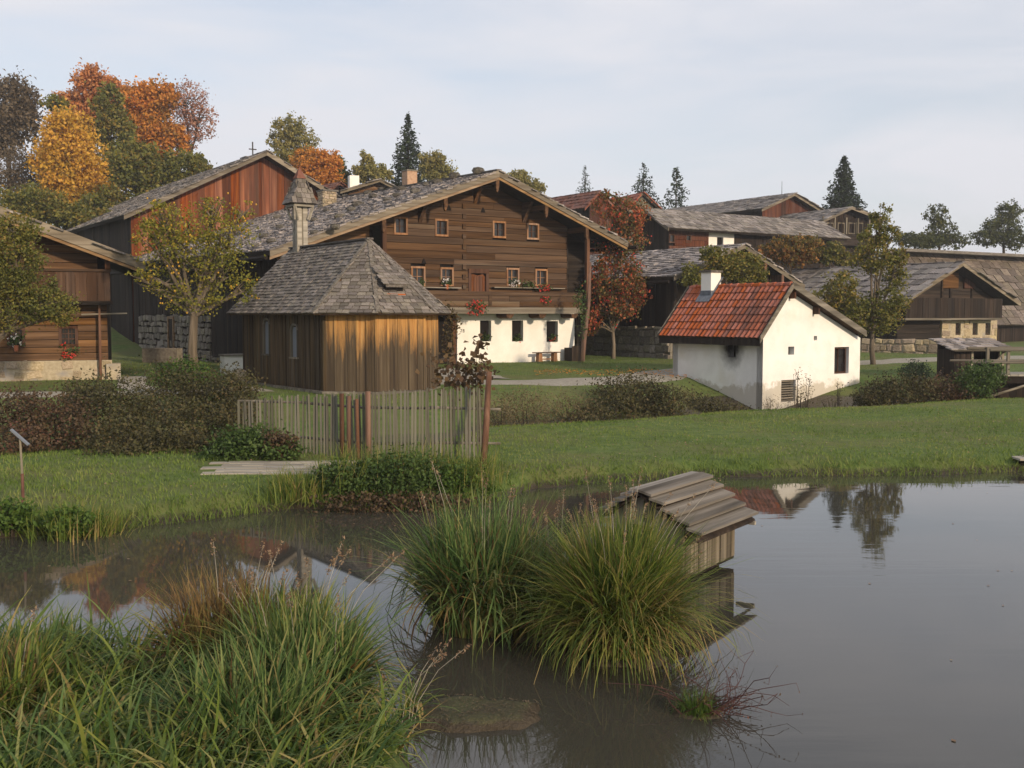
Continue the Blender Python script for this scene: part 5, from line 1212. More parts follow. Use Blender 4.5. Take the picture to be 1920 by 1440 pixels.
# ------------------------------------------------------------------ foliage colours
LM['maple_gold'] = leafmat('maple_gold', [(.32,.23,.04),(.55,.33,.04),(.7,.42,.06),(.72,.38,.07)], .4, noise_scale=.35)
LM['maple_red'] = leafmat('maple_red', [(.28,.12,.04),(.48,.19,.06),(.62,.27,.1),(.6,.34,.15)], .4, noise_scale=.35)
LM['maple_orange'] = leafmat('maple_orange', [(.22,.15,.04),(.46,.21,.04),(.64,.28,.05),(.62,.23,.05)], .4, noise_scale=.3)
LM['green_dark'] = leafmat('green_dark', [(0.039, 0.052, 0.016), (0.072, 0.088, 0.023), (0.13, 0.13, 0.036)], .25, noise_scale=.4)
LM['green_yellow'] = leafmat('green_yellow', [(0.068, 0.081, 0.019), (0.121, 0.135, 0.03), (0.203, 0.189, 0.041), (0.27, 0.176, 0.041)], .3, noise_scale=.4)
LM['brown_tree'] = leafmat('brown_tree', [(0.09, 0.07, 0.045), (0.14, 0.105, 0.065), (0.19, 0.15, 0.1)], .3)
LM['pink_bare'] = leafmat('pink_bare', [(0.26, 0.13, 0.104), (0.39, 0.195, 0.13), (0.442, 0.26, 0.182)], .3)
LM['larch'] = leafmat('larch', [(.16,.16,.05),(.27,.25,.08),(.38,.31,.11)], .35)
LM['apple'] = leafmat('apple_leaves', [(0.081, 0.101, 0.016), (0.162, 0.176, 0.027), (0.27, 0.243, 0.034), (0.378, 0.284, 0.041)], .35, noise_scale=.9)
LM['rowan'] = leafmat('rowan_leaves', [(.06,.08,.02),(.11,.11,.03),(.17,.1,.035),(.36,.11,.045),(.46,.09,.05)], .3, noise_scale=.7)
LM['spruce'] = leafmat('spruce_needles', [(0.016, 0.033, 0.016), (0.033, 0.055, 0.026), (0.065, 0.088, 0.043)], .12)
LM['bramble'] = leafmat('bramble_leaves', [(.035,.035,.016),(.065,.058,.026),(.085,.085,.032),(.12,.085,.04)], .25, noise_scale=1.0)
LM['bramble_red'] = leafmat('bramble_red', [(.055,.04,.024),(.085,.055,.034),(.105,.075,.038),(.14,.06,.045)], .25, noise_scale=1.0)
LM['nettle'] = leafmat('nettle_leaves', [(.035,.065,.016),(.06,.105,.025),(.1,.15,.04)], .3, noise_scale=1.2)
LM['bright_green'] = leafmat('bright_green', [(0.042, 0.084, 0.014), (0.072, 0.132, 0.024), (0.12, 0.168, 0.034)], .3, noise_scale=1.2)
LM['autumn_bush'] = leafmat('autumn_bush', [(0.072, 0.078, 0.021), (0.13, 0.111, 0.026), (0.26, 0.143, 0.033), (0.364, 0.143, 0.039)], .3, noise_scale=.5)
LM['dry_weed'] = leafmat('dry_weed', [(0.08, 0.06, 0.03), (0.14, 0.11, 0.055), (0.2, 0.17, 0.09)], .2, noise_scale=1.2)
LM['young_maple'] = leafmat('young_maple', [(.08,.045,.028),(.12,.075,.038),(.15,.1,.045)], .3)
LM['vine'] = leafmat('vine_leaves', [(0.06, 0.045, 0.018), (0.1, 0.075, 0.024), (0.13, 0.05, 0.025)], .25)
LM['lawn'] = leafmat('lawn_blades', [(.07,.12,.02),(.12,.185,.034),(.18,.24,.05),(.27,.255,.095)], .35, noise_scale=.4, mixn=.6)
LM['reed'] = leafmat('reed_blades', [(.04,.075,.015),(.085,.135,.025),(.14,.195,.035),(.22,.23,.05),(.33,.24,.1)], .35, noise_scale=1.5, mixn=.3)
LM['reed_cool'] = leafmat('reed_cool', [(.035,.075,.02),(.075,.135,.038),(.12,.19,.055),(.2,.24,.08),(.31,.24,.1)], .35, noise_scale=1.1, mixn=.35)
LM['reed_brown'] = leafmat('reed_brown', [(0.072, 0.042, 0.019), (0.144, 0.084, 0.034), (0.24, 0.156, 0.06), (0.192, 0.192, 0.048)], .25, noise_scale=1.4, mixn=.3)
LM['seed'] = leafmat('seed_heads', [(0.17, 0.1, 0.06), (0.27, 0.18, 0.11), (0.36, 0.28, 0.18)], .25)
M['twig'] = plain('twig_red', (.06,.025,.022), .7)
M['fruit'] = plain('apple_skin', (.45,.26,.03), .45)
def px_blob(px, py, rx, ry, Y, depth=None, w=1.0):
    c = at(px, py, Y); k = Y/FPX; return (c.x, c.y, c.z, rx*k, (depth or (rx+ry)/2*k), ry*k, w)
def branches(mb, base, blobs, r, n=5, k0=.45):
    base = Vector(base); cs = [Vector(b[:3]) for b in blobs]; low = min(cs, key=lambda c: c.z)
    mean = sum(cs, Vector())/len(cs)
    fork = base.lerp(Vector((mean.x, mean.y, low.z)), .8); fork.x += random.uniform(-.1,.1)*r*4
    mid = base.lerp(fork, .5)+Vector((random.uniform(-1,1), random.uniform(-1,1), 0))*r*.7
    mb.tube([base-Vector((0,0,.3)), base+(mid-base)*.15, mid, fork], [r*1.35, r*1.05, r*.9, r*.75], 8)
    for b in blobs:
        c = Vector(b[:3]); m = fork.lerp(c, .5)+Vector((random.uniform(-.2,.2)*b[3], random.uniform(-.2,.2)*b[4], .1*b[5]))
        mb.tube([fork, m, c], [r*.55, r*.36, r*.18], 6, False)
        for _ in range(n):
            d = Vector(rng.normal(size=3)).normalized(); e = c+Vector((d.x*b[3], d.y*b[4], abs(d.z)*b[5]*.9 if random.random() < .7 else d.z*b[5]*.7))*random.uniform(.6,.95)
            s = m.lerp(c, random.random()); q = s.lerp(e, .5)+Vector((0,0,.08*b[5])); mb.tube([s, q, e], [r*.2, r*.12, r*.04], 5, False)
def tree(name, label, cat, base, Y, blobs, leaf, n, r, mat, bark='bark', group=None, clump=.2, shell=.4, per=26, fruit=0, flat=.3, twigs=5, aspect=.65, loc=None):
    """blobs are given as sighted ellipses (px, py, rx, ry[, weight[, extra distance]])"""
    bl = [px_blob(b[0], b[1], b[2], b[3], Y+(b[5] if len(b) > 5 else 0), None, b[4] if len(b) > 4 else 1) for b in blobs]
    if loc is None:
        q = at(base[0], base[1], Y); loc = Vector((q.x, Y, gz(q.x, Y)))
    loc = Vector(loc); bl = [(b[0]-loc.x, b[1]-loc.y, b[2]-loc.z, *b[3:]) for b in bl]
    t = thing(name, label, cat, loc, 0, group); mb = MB(); branches(mb, (0, 0, 0), bl, r, twigs); put('trunk', mb, M[bark], t, smooth=True)
    P = np.concatenate([blob_points(bl, int(n*1.15), clump*.62, shell*.6, int(per*1.4)), blob_points(bl, int(n*.3), clump*.95, shell, per)]); P = P[P[:, 2] > -.1]
    sz = leaf*.85*(.55+.8*rng.random(len(P)))
    put('crown', quad_mesh('crown', leaf_quads(P, sz, aspect, flat)), mat, t)
    if fruit:
        mb = MB(); Q = blob_points(bl, fruit, .15, .7, 3)
        for p in Q: mb.tube([(p[0], p[1], p[2]-.036), (p[0], p[1], p[2]-.015), (p[0], p[1], p[2]+.015), (p[0], p[1], p[2]+.036)], [.015, .036, .036, .015], 6)
        put('fruit', mb, M['fruit'] if name == 'apple_tree' else M['red_flower'], t, kind='stuff')
    return t
def bush(name, label, blobs, leaf, n, mat, Y=None, group=None, cat='bush', clump=.22, shell=.3, per=22, stems=14, bark='bark_dark', aspect=.6, flat=.3, spikes=0, ground_cut=True):
    bl = [px_blob(b[0], b[1], b[2], b[3], b[4], b[5] if len(b) > 5 else None) for b in blobs]
    m = np.mean([b[:2] for b in bl], axis=0); loc = Vector((m[0], m[1], gz(*m))); t = thing(name, label, cat, loc, 0, group)
    bl = [(b[0]-loc.x, b[1]-loc.y, b[2]-loc.z, *b[3:]) for b in bl]
    P = blob_points(bl, n, clump, shell, per)
    if ground_cut:
        g = ground_z(P[:, 0]+loc.x, P[:, 1]+loc.y)-loc.z; P = P[P[:, 2] > g-.02]
    mb = MB()
    for b in bl:
        for _ in range(stems):
            a = random.uniform(0, 6.28); rr = random.uniform(.1, .95); e = Vector((b[0]+math.cos(a)*b[3]*rr, b[1]+math.sin(a)*b[4]*rr, b[2]+b[5]*random.uniform(.1, 1.05)*math.sqrt(max(.1, 1-rr*rr)) ))
            fx, fy = b[0]+math.cos(a)*b[3]*rr*.4, b[1]+math.sin(a)*b[4]*rr*.4
            s = Vector((fx, fy, gz(fx+loc.x, fy+loc.y)-loc.z-.05)); mb.tube([s, s.lerp(e, .5)+Vector((0,0,.05)), e], [.014, .01, .005], 4, False)
    if mb.v: put('stems', mb, M[bark], t, kind='stuff')
    put('foliage', quad_mesh('foliage', leaf_quads(P, leaf, aspect, flat)), mat, t); return t
def spruce(label, px, top_py, base_py, half, Y, mat=None, group='dark spruces on the hill', dens=1.0, sparse=0.0, loc=None):
    tp = at(px, top_py, Y); bz = at(px, base_py, Y).z; g = gz(tp.x, Y); t = thing('spruce_tree', label, 'tree', (tp.x, Y, g), 0, group)
    H = tp.z-g; R = half*Y/FPX; z0 = max(.5, bz-g); put('trunk', MB().tube([(0,0,-.3),(0,0,H*.5),(0,0,H)], [H*.018, H*.012, .02], 7), M['bark_dark'], t)
    P = []; zz = z0; nb = 0
    span = H-z0
    while zz < H-.1:
        fr = (H-zz)/span; L = R*(fr**.8)*1.0+.08; k = max(4, int((6+6*fr)*dens))
        a0 = random.random()*6
        for i in range(k):
            a = a0+6.283*i/k+random.uniform(-.25,.25); l = L*random.uniform(.65, 1.12)
            if random.random() < sparse: continue
            m = int(max(6, 26*l/R*dens*fr+6)); s = rng.random(m)**.7
            x = np.cos(a)*l*s; y = np.sin(a)*l*s; z = zz-.28*l*s+.3*l*s**3*.6+rng.normal(size=m)*.05*R; off = rng.normal(size=(m, 2))*.09*l*(1.1-s)[:, None]
            P.append(np.stack([x+off[:, 0], y+off[:, 1], z], 1))
        zz += max(.25, span*.032)*random.uniform(.8, 1.25)
    P = np.concatenate(P); put('needles', quad_mesh('needles', leaf_quads(P, max(.22, R*.16), .42, .8)), mat or LM['spruce'], t); return t
# ------------------------------------------------------------------ autumn trees on the left hill
G1 = 'autumn trees on the hill'
tree('maple_tree', 'golden yellow maple standing lowest of the autumn trees', 'tree', (140, 430), 108, [(130,250,45,45),(135,310,68,55),(100,300,40,50),(130,375,70,45),(180,360,40,35)], .42, 15000, .3, LM['maple_gold'], 'bark_dark', G1)
tree('maple_tree', 'tall red-orange maple with peaked top behind the golden maple', 'tree', (180, 400), 121, [(170,165,32,42),(205,180,38,32),(130,200,30,30),(160,230,50,40)], .45, 9000, .35, LM['maple_red'], 'bark_dark', G1)
tree('maple_tree', 'orange maple with dense crown above the barn roof', 'tree', (280, 380), 118, [(265,190,38,38),(300,185,32,32),(275,240,50,40),(290,300,42,40),(330,260,25,30)], .45, 11000, .35, LM['maple_orange'], 'bark_dark', G1)
tree('maple_tree', 'thinning pinkish maple with bare twigs showing at its edge', 'tree', (345, 360), 120, [(345,190,45,42),(370,225,35,40),(350,255,35,25)], .3, 2600, .3, LM['pink_bare'], 'bark_dark', G1, per=9, clump=.14, twigs=22)
tree('broadleaf_tree', 'dark green broadleaf tree squeezed between red and orange maples', 'tree', (210, 400), 113, [(205,200,28,40),(215,250,35,45),(225,310,40,50),(105,195,25,20)], .42, 6500, .35, LM['green_yellow'], 'bark_dark', G1)
tree('broadleaf_tree', 'yellowish green tree filling the gap above the barn roof', 'tree', (260, 420), 100, [(255,310,50,42),(340,320,50,36),(300,350,60,30),(210,385,50,35),(375,315,20,25)], .38, 11000, .3, LM['green_yellow'], 'bark_dark', G1)
tree('broadleaf_tree', 'round brownish tree thinning towards its lower limbs, left of the maples', 'tree', (15, 420), 116, [(15,195,52,50),(35,235,40,35),(0,260,40,35)], .42, 8500, .35, LM['brown_tree'], 'bark_dark', G1)
tree('bare_thicket', 'grey-brown leafless thicket below the brownish tree', 'tree', (35, 430), 110, [(30,320,50,45),(20,370,55,35),(60,340,35,45)], .3, 4200, .2, LM['brown_tree'], 'bark_dark', G1, per=8, twigs=24)
tree('broadleaf_tree', 'low green shrubby tree at the log farmhouse gable', 'tree', (70, 460), 88, [(60,385,60,35),(140,410,55,28),(200,415,45,20)], .32, 7000, .2, LM['green_yellow'], 'bark_dark', G1)
# trees along the skyline
G2 = 'trees on the skyline'
tree('larch_tree', 'pale yellow-green larch with feathery peaked crown', 'tree', (548, 420), 120, [(545,240,32,28),(530,265,30,25),(570,270,32,30),(545,300,45,30)], .34, 5000, .25, LM['larch'], 'bark_dark', G2, per=12, clump=.15, shell=.2)
tree('maple_tree', 'orange and gold maple between larch and turret', 'tree', (590, 430), 112, [(575,305,30,25),(615,305,28,22),(600,335,40,20)], .36, 4500, .25, LM['maple_orange'], 'bark_dark', G2)
tree('broadleaf_tree', 'green tree right of the turret roof', 'tree', (630, 430), 118, [(625,320,24,28),(640,340,22,20)], .36, 3500, .25, LM['green_dark'], 'bark_dark', G2)
tree('broadleaf_tree', 'light green pointed tree above the small gable house', 'tree', (690, 430), 116, [(688,303,16,18),(692,325,32,18),(715,325,20,14)], .34, 3200, .25, LM['larch'], 'bark_dark', G2)
tree('broadleaf_tree', 'yellow-green tree beside the tall spruce above the ridge', 'tree', (815, 430), 118, [(812,305,26,20),(820,325,32,18)], .34, 3800, .25, LM['larch'], 'bark_dark', G2)
tree('broadleaf_tree', 'yellowing tree top just right of the farmhouse ridge', 'tree', (975, 430), 115, [(972,338,22,18),(1000,352,22,14)], .32, 2000, .22, LM['larch'], 'bark_dark', G2, per=12)
spruce('tall dark spruce rising behind the farmhouse ridge', 765, 216, 345, 44, 125, sparse=.15)
spruce('small slim spruce above the dull red roof', 1097, 312, 375, 21, 150, dens=.7, sparse=.25)
spruce('open-branched spruce above the grey board gable', 1207, 306, 385, 36, 140, dens=.7, sparse=.3)
spruce('ragged spruce with wide lower limbs right of the grey board gable', 1268, 317, 400, 46, 138, dens=.6, sparse=.45)
spruce('dense pointed spruce behind the nearly black house', 1583, 293, 400, 44, 132, dens=1.1)
tree('birch_tree', 'thin wind-bent tree left of the far hedge on the skyline', 'tree', (1760, 500), 135, [(1757,405,22,20),(1765,435,30,22),(1735,450,40,16),(1790,452,30,16)], .34, 3600, .2, LM['green_dark'], 'bark_dark', G2, per=12, clump=.16)
tree('birch_tree', 'hazy tree group at the far right above the brown shingle roof', 'tree', (1880, 500), 138, [(1892,395,22,22),(1880,430,35,28),(1850,445,30,18),(1905,450,30,20)], .34, 5200, .2, LM['green_dark'], 'bark_dark', G2, per=14, clump=.16)
tree('broadleaf_tree', 'low hazy grey-green thicket right of the nearly black house', 'tree', (1700, 500), 130, [(1705,450,30,14),(1735,455,30,12)], .32, 1800, .18, LM['green_dark'], 'bark_dark', G2, per=10)
# ------------------------------------------------------------------ village trees
tree('apple_tree', 'yellow-green apple tree hung with fruit beside the chapel', 'tree', (368, 690), 40.5, [(355,425,90,45),(310,470,60,50),(420,440,55,45),(380,480,80,50),(310,530,50,35),(420,520,55,40),(365,560,60,35),(285,440,40,35),(460,545,26,26),(455,395,28,22),(265,520,25,20),(300,400,40,28),(400,385,40,25)], .13, 5600, .2, LM['apple'], 'bark', None, clump=.2, shell=.3, per=11, fruit=70, twigs=9)
tree('fruit_tree', 'olive green fruit tree leaning into the log farmhouse gallery', 'tree', (-75, 700), 37.5, [(25,430,50,35),(30,490,55,40),(85,575,60,34),(10,580,60,45),(118,592,26,18),(-20,520,60,60),(60,540,50,30)], .12, 10000, .18, LM['green_yellow'], 'bark', None, clump=.2, per=16, loc=(-20.2, 37.5, gz(-20.2, 37.5)), fruit=0)
tree('rowan_tree', 'red-leaved rowan tree with berries at the farmhouse corner', 'tree', (1150, 670), 60.5, [(1140,385,30,30),(1180,400,38,35),(1165,450,48,40),(1150,520,48,45),(1188,540,32,45),(1120,540,25,45),(1112,610,20,22),(1115,590,22,25),(1165,580,40,30)], .19, 7800, .12, LM['rowan'], 'bark', None, clump=.17, per=16, fruit=160)
tree('fruit_tree', 'slender green tree with open crown beside the bakehouse', 'tree', (1638, 655), 55, [(1652,405,22,26),(1635,440,28,25),(1668,440,25,20),(1640,485,50,32),(1690,480,20,22),(1575,540,35,35),(1600,580,48,30),(1680,520,25,30),(1665,570,40,35),(1640,605,45,25),(1550,560,28,25)], .17, 8600, .14, LM['green_yellow'], 'bark', None, clump=.19, per=13, shell=.25, twigs=10)
tree('fruit_tree', 'green tree growing against the silvery barn gable', 'tree', (1390, 640), 58.5, [(1385,500,48,28),(1350,490,30,22),(1300,520,24,26),(1410,520,30,20),(1330,475,22,16)], .18, 4800, .12, LM['green_yellow'], 'bark', None, clump=.2, per=14)
tree('autumn_shrub', 'orange-green rounded shrub below the nearly black house', 'shrub', (1490, 500), 84, [(1480,468,45,25),(1515,470,35,25),(1445,475,25,16)], .3, 5200, .12, LM['autumn_bush'], 'bark_dark', None)
tree('autumn_shrub', 'smaller yellow-green shrub right of the orange-green one', 'shrub', (1560, 500), 84, [(1560,476,25,20),(1580,485,18,14)], .3, 2000, .1, LM['green_yellow'], 'bark_dark', None)
bush('climbing_vine', 'brownish vine climbing the post at the farmhouse entrance', [(842,620,13,48,52.2,.25),(850,600,14,25,52.2,.3),(840,655,12,20,52.2,.3)], .16, 420, LM['vine'], cat='vine', per=6, stems=5, clump=.3)
bush('climbing_vine', 'green vine winding up the propping trunk at the house corner', [(1092,590,8,45,56.3,.2),(1086,560,10,20,56.3,.2)], .15, 260, LM['nettle'], cat='vine', per=6, stems=4, clump=.3)
# ------------------------------------------------------------------ hedges and bushes behind the lawn
G3 = 'bramble thicket along the ditch'
BR = [('reddish bramble bush at the far left of the thicket', [(40,775,75,45,26),(110,800,65,55,25.5),(30,830,60,40,24)], 'bramble_red', 6500),
      ('brown-green bramble bush topped with dry stalks', [(200,780,75,70,27),(160,740,50,30,28.5),(230,830,80,45,24.5)], 'bramble', 8000),
      ('tall brown bramble bush standing in front of the apple tree', [(330,745,75,55,31),(400,740,70,50,31),(290,790,70,50,28)], 'bramble', 8000),
      ('dull grey-green bramble bush beside the picket fence', [(440,735,45,40,30),(370,810,75,55,26),(450,790,45,50,27)], 'bramble', 7000),
      ('dark low bramble bush at the foot of the thicket', [(330,840,80,35,24),(230,855,70,22,23.3),(400,850,60,28,23.6)], 'bramble', 5000)]
for lab, bl, mk, n in BR: bush('bramble_bush', lab, bl, .085, n, LM[mk], group=G3, per=16, shell=.35)
bush('nettle_clump', 'fresh green nettle clump at the left end of the fence', [(470,835,65,35,23),(430,855,50,22,22.6),(520,850,40,25,22.6)], .09, 5200, LM['nettle'], per=14, cat='weeds')
bush('dock_weed', 'rust-brown dock weed against the fence pales', [(525,835,32,26,22.7)], .08, 900, LM['bramble_red'], per=10, cat='weeds')
bush('goldenrod', 'bright green leafy shrub under the apple tree trunk', [(350,700,42,26,35),(310,705,25,18,35),(385,712,30,15,34.5)], .1, 3200, LM['bright_green'], per=12, cat='shrub')
bush('bramble_bush', 'wide brown bush on the ditch bank left of the bakehouse', [(1180,750,75,50,37.5),(1150,770,55,38,36),(1235,765,62,42,37),(1110,785,45,25,34)], .1, 10000, LM['bramble'], per=14)
bush('bramble_bush', 'low brown scrub running to the bakehouse corner', [(1300,765,55,30,40.5),(1360,775,50,20,40.2),(1420,785,35,12,40)], .09, 5200, LM['bramble'], per=12)
bush('weed_patch', 'olive weeds between fence end and brown bush', [(985,770,65,38,33),(1065,775,60,34,34),(940,785,35,38,31)], .09, 6500, LM['dry_weed'], per=10, cat='weeds', aspect=.3)
bush('weed_patch', 'dry weed stalks along the bakehouse gable foot', [(1445,765,25,20,42),(1500,752,28,24,42.2),(1560,755,30,14,42.6)], .07, 900, LM['dry_weed'], per=8, cat='weeds', aspect=.3, stems=10)
bush('weed_patch', 'thin tall leafy shoot leaning on the bakehouse gable', [(1510,730,16,30,41.5),(1495,705,8,14,41.5),(1573,735,6,22,42)], .07, 260, LM['bramble'], per=5, cat='weeds', stems=4)
bush('bramble_bush', 'brown-green bush right of the bakehouse', [(1690,735,65,32,40),(1640,745,40,26,39.5),(1625,750,25,18,41)], .1, 5200, LM['bramble'], per=12)
bush('bramble_bush', 'reddish-brown bush between bakehouse and bridge', [(1760,732,55,30,40.5),(1790,740,40,22,40)], .1, 3800, LM['bramble_red'], per=12)
bush('conifer_shrub', 'rounded blue-green shrub beside the gravel path', [(1715,697,26,20,44)], .09, 1400, LM['spruce'], cat='shrub', per=10)
bush('elder_bush', 'green leafy bush at the bridge end', [(1830,720,36,34,40),(1855,705,28,25,40.5)], .11, 3400, LM['nettle'], per=12)
G4 = 'leafy plants overhanging the pond bank'
bush('bank_plants', 'dark green leafy plants overhanging the bank below the walkway', [(650,908,62,38,19.6),(600,928,30,24,19.5),(690,890,25,25,20)], .08, 3300, LM['nettle'], group=G4, cat='plants', per=12)
bush('bank_plants', 'mixed green plants on the bank below the fence posts', [(760,900,80,55,19.8),(740,868,50,16,21.2),(810,868,45,16,21.2)], .075, 4600, LM['nettle'], group=G4, cat='plants', per=12)
bush('bank_plants', 'grassy green plants at the foot of the leaning pole', [(855,910,55,36,19.9),(900,928,40,24,20.2)], .075, 2800, LM['bright_green'], group=G4, cat='plants', per=12)
bush('bank_plants', 'rust-red withered plants trailing into the dark water', [(680,945,75,20,18.9),(780,945,70,20,19.0),(850,945,45,16,19.1)], .07, 2200, LM['bramble_red'], group=G4, cat='plants', per=10)
bush('bank_plants', 'leafy green plants beside the rusty sign post', [(20,965,40,30,16.7),(130,978,55,22,16.7)], .08, 2200, LM['bright_green'], group=G4, cat='plants', per=12)
# young maple behind the fence
t = bush('maple_sapling', 'young maroon-leaved maple sapling behind the fence pales', [(845,690,36,36,25.5),(870,720,40,25,25.5),(905,670,22,35,25.5),(890,700,30,25,25.5)], .15, 330, LM['young_maple'], cat='sapling', per=4, stems=3, aspect=.85, clump=.35)
put('stem', MB().tube([(0, 0, -.3), (.02, 0, .8), (-.1, 0, 1.6), (.15, 0, 2.2)], [.03, .025, .018, .008], 6), M['bark'], t)
# ------------------------------------------------------------------ grass and reeds
def stuff(name, label, cat, me, mat):
    o = put(name, me, mat, kind='stuff'); return tag(o, label, cat)
def scatter(n, x0, x1, y0, y1, keep, power=1.0):
    y = y0+(y1-y0)*rng.random(n)**power; x = x0+(x1-x0)*rng.random(n); k = keep(x, y); return x[k], y[k]
inview = lambda x, y, m=1.0: np.abs(x) < .5*y+m
# lawn by the pond
def lawn_keep(x, y): s = y-shore(x); return (s > -.12) & (y < crest(x)+2.5) & inview(x, y)
x, y = scatter(150000, -12, 20, 15.5, 40, lawn_keep, 1.25)
# leave the walkway clear
wkx = (x-a.x)*c_+(y-a.y)*s_; wky = -(x-a.x)*s_+(y-a.y)*c_
k = ~((wkx > -.2) & (wkx < Lk+.2) & (wky > -.62) & (wky < 1.1)); x, y = x[k], y[k]
s = y-shore(x); n = len(x)
bare = np.sin(x*1.9+np.sin(y*2.3)*1.5)*np.cos(y*2.7-x*.8)+.5*np.sin(x*6.1)*np.cos(y*5.3); kk = (rng.random(n) < np.clip(1.15-.55*np.clip(bare, 0, 2), .25, 1)) | (s < .6); x, y, s = x[kk], y[kk], s[kk]; n = len(x)
patch = .5+.5*np.sin(x*.7+np.sin(y*.9)*1.3)*np.cos(y*.6+x*.3)
H = (.05+.05*rng.random(n))*(.7+.7*patch) + .2*np.exp(-np.clip(s, 0, 9)/.45)*rng.random(n) + np.where(x < -2, .035, 0)
P = np.stack([x, y, ground_z(x, y)-.02], 1)
stuff('lawn_grass', 'short green grass covering the lawn beside the pond', 'grass', blade_mesh('lawn_grass', blades(P, H, np.full(n, .016)+.012*rng.random(n), rng.random(n)*6.28, .2+.8*rng.random(n), 2)), LM['lawn'])
x, y = scatter(70000, -22, 34, 33, 66, lambda x, y: (y > crest(x)+2) & inview(x, y), 1.3)
n = len(x); P = np.stack([x, y, ground_z(x, y)-.02], 1)
def near_path(x, y):
    bad = np.zeros(len(x), bool)
    for o in [o for o in COL.objects if o.name.startswith(('gravel_path', 'stone_path'))]:
        v = np.zeros(len(o.data.vertices)*3, np.float32); o.data.vertices.foreach_get('co', v); v = v.reshape(-1, 3)
        for i in range(0, len(x), 4000):
            d = np.min((x[i:i+4000, None]-v[None, ::2, 0])**2+(y[i:i+4000, None]-v[None, ::2, 1])**2, 1); bad[i:i+4000] |= d < .2
    return bad
k = ~near_path(x, y); P = P[k]; n = len(P)
stuff('meadow_grass', 'green grass round the houses beyond the ditch', 'grass', blade_mesh('meadow_grass', blades(P, .06+.1*rng.random(n), np.full(n, .035), rng.random(n)*6.28, .3+.7*rng.random(n), 1)), LM['lawn'])
# taller tufts along the near edge of the far bank
x, y = scatter(60000, -11, 18, 15.5, 26, lambda x, y: (np.abs(y-shore(x)-.12) < .3) & inview(x, y))
n = len(x); P = np.stack([x, y, ground_z(x, y)-.02], 1)
stuff('bank_grass', 'longer overhanging grass fringing the pond bank', 'grass', blade_mesh('bank_grass', blades(P, (.12+.22*rng.random(n))*np.where(x < 0, 1.25, .85), np.full(n, .018), rng.random(n)*6.28, .5+rng.random(n), 3)), LM['lawn'])
def tufts(label, spots, mat, name='grass_tuft', group=None, H=(.3, .5), per=160, w=.012, cat='grass tuft', lean=1.0, rad=.12):
    for (px, py, Y), lab in zip(spots, label):
        q = at(px, py, Y); g = gz(q.x, Y); t = thing(name, lab, cat, (q.x, Y, g), 0, group)
        P = np.stack([rng.normal(size=per)*rad, rng.normal(size=per)*rad, np.full(per, -.03)], 1); ang = np.arctan2(P[:, 1], P[:, 0])+rng.normal(size=per)*.7
        put('blades', blade_mesh('blades', blades(P, H[0]+(H[1]-H[0])*rng.random(per), np.full(per, w), ang, lean*rng.random(per), 4)), mat, t)
tufts(['tall loose grass among the leafy plants below the walkway end', 'tall loose grass rising before the middle fence posts', 'tall loose grass before the fence pales left of the leaning pole', 'long grass drooping to the water at the foot of the leaning pole'], [(640, 900, 19.9), (720, 890, 20.3), (800, 890, 20.4), (890, 925, 20.2)], LM['reed'], group='loose grass on the bank below the fence', H=(.5, .95), per=300, w=.014, rad=.3, lean=.8)
tufts(['coarse green grass tuft drooping to the water beside the sign post', 'coarse green grass tuft hanging over the bank right of the sign post', 'thick grass tuft at the bank corner below the leafy plants'], [(130, 990, 16.9), (165, 985, 17.0), (560, 945, 19.4)], LM['reed'], group='grass tufts hanging over the left bank', H=(.4, .7), per=420, w=.02, rad=.28)
def stalks(n, base, rad, H, lean=(.1, .5), head=True, ang=None):
    """dry seed stalks with feathery heads"""
    mb = MB(); Q = []
    for _ in range(n):
        a = random.uniform(0, 6.28) if ang is None else random.gauss(*ang); r = rad*math.sqrt(random.random()); x, y = base[0]+math.cos(a)*r, base[1]+math.sin(a)*r
        h = random.uniform(*H); l = random.uniform(*lean)*h; pts = [Vector((x+math.cos(a)*l*t**2, y+math.sin(a)*l*t**2, base[2]+h*(t-.08*t**3))) for t in (0, .35, .7, 1)]
        mb.tube(pts, [.004, .0035, .003, .002], 4, False)
        if head:
            d = (pts[3]-pts[2]).normalized(); c = np.array(pts[3])[None]+np.array(d)[None]*(rng.random((26, 1))*.17-.12)+rng.normal(size=(26, 3))*.011; Q.append(c)
    return mb, (np.concatenate(Q) if Q else None)
def clump(name, label, c, rad, n, H, mat, w=.017, lean=1.0, group=None, brown=0.25, seeds=12, cat='grass clump', squash=1.0, seg=6, low=.35, bias=None, droop=1.4):
    """a dome of arching blades"""
    g = gz(c[0], c[1]); t = thing(name, label, cat, (c[0], c[1], g), 0, group)
    def make(m, Hm, ls):
        r = rad*.55*np.sqrt(rng.random(m)); a = rng.random(m)*6.28; P = np.stack([np.cos(a)*r, np.sin(a)*r*squash, np.full(m, -.05)], 1)
        an = a+rng.normal(size=m)*.85
        if bias is not None: an = np.where(rng.random(m) < .35, bias+rng.normal(size=m)*.5, an)
        u = rng.random(m); ln = ls*(.08+u*1.25*(.35+.65*r/(rad*.55))); h = Hm*(low+(1-low)*rng.random(m)**.6)
        return blades(P, h, w*(.6+.8*rng.random(m)), an, ln, seg, droop)
    put('blades', blade_mesh('blades', make(int(n*(1-brown)), H, lean)), mat, t)
    put('withered_blades', blade_mesh('withered_blades', make(int(n*brown), H*.82, lean*1.15)), LM['reed_brown'], t)
    if seeds:
        mb, Q = stalks(seeds, (0, 0, 0), rad*.5, (H*.9, H*1.2), (.05, .4)); o = put('seed_stalks', mb, M['pale_plank'], t); put('seed_heads', quad_mesh('seed_heads', leaf_quads(Q, .028, .4)), LM['seed'], o, kind='stuff')
    return t
GC = 'arching grass clumps standing in the pond'
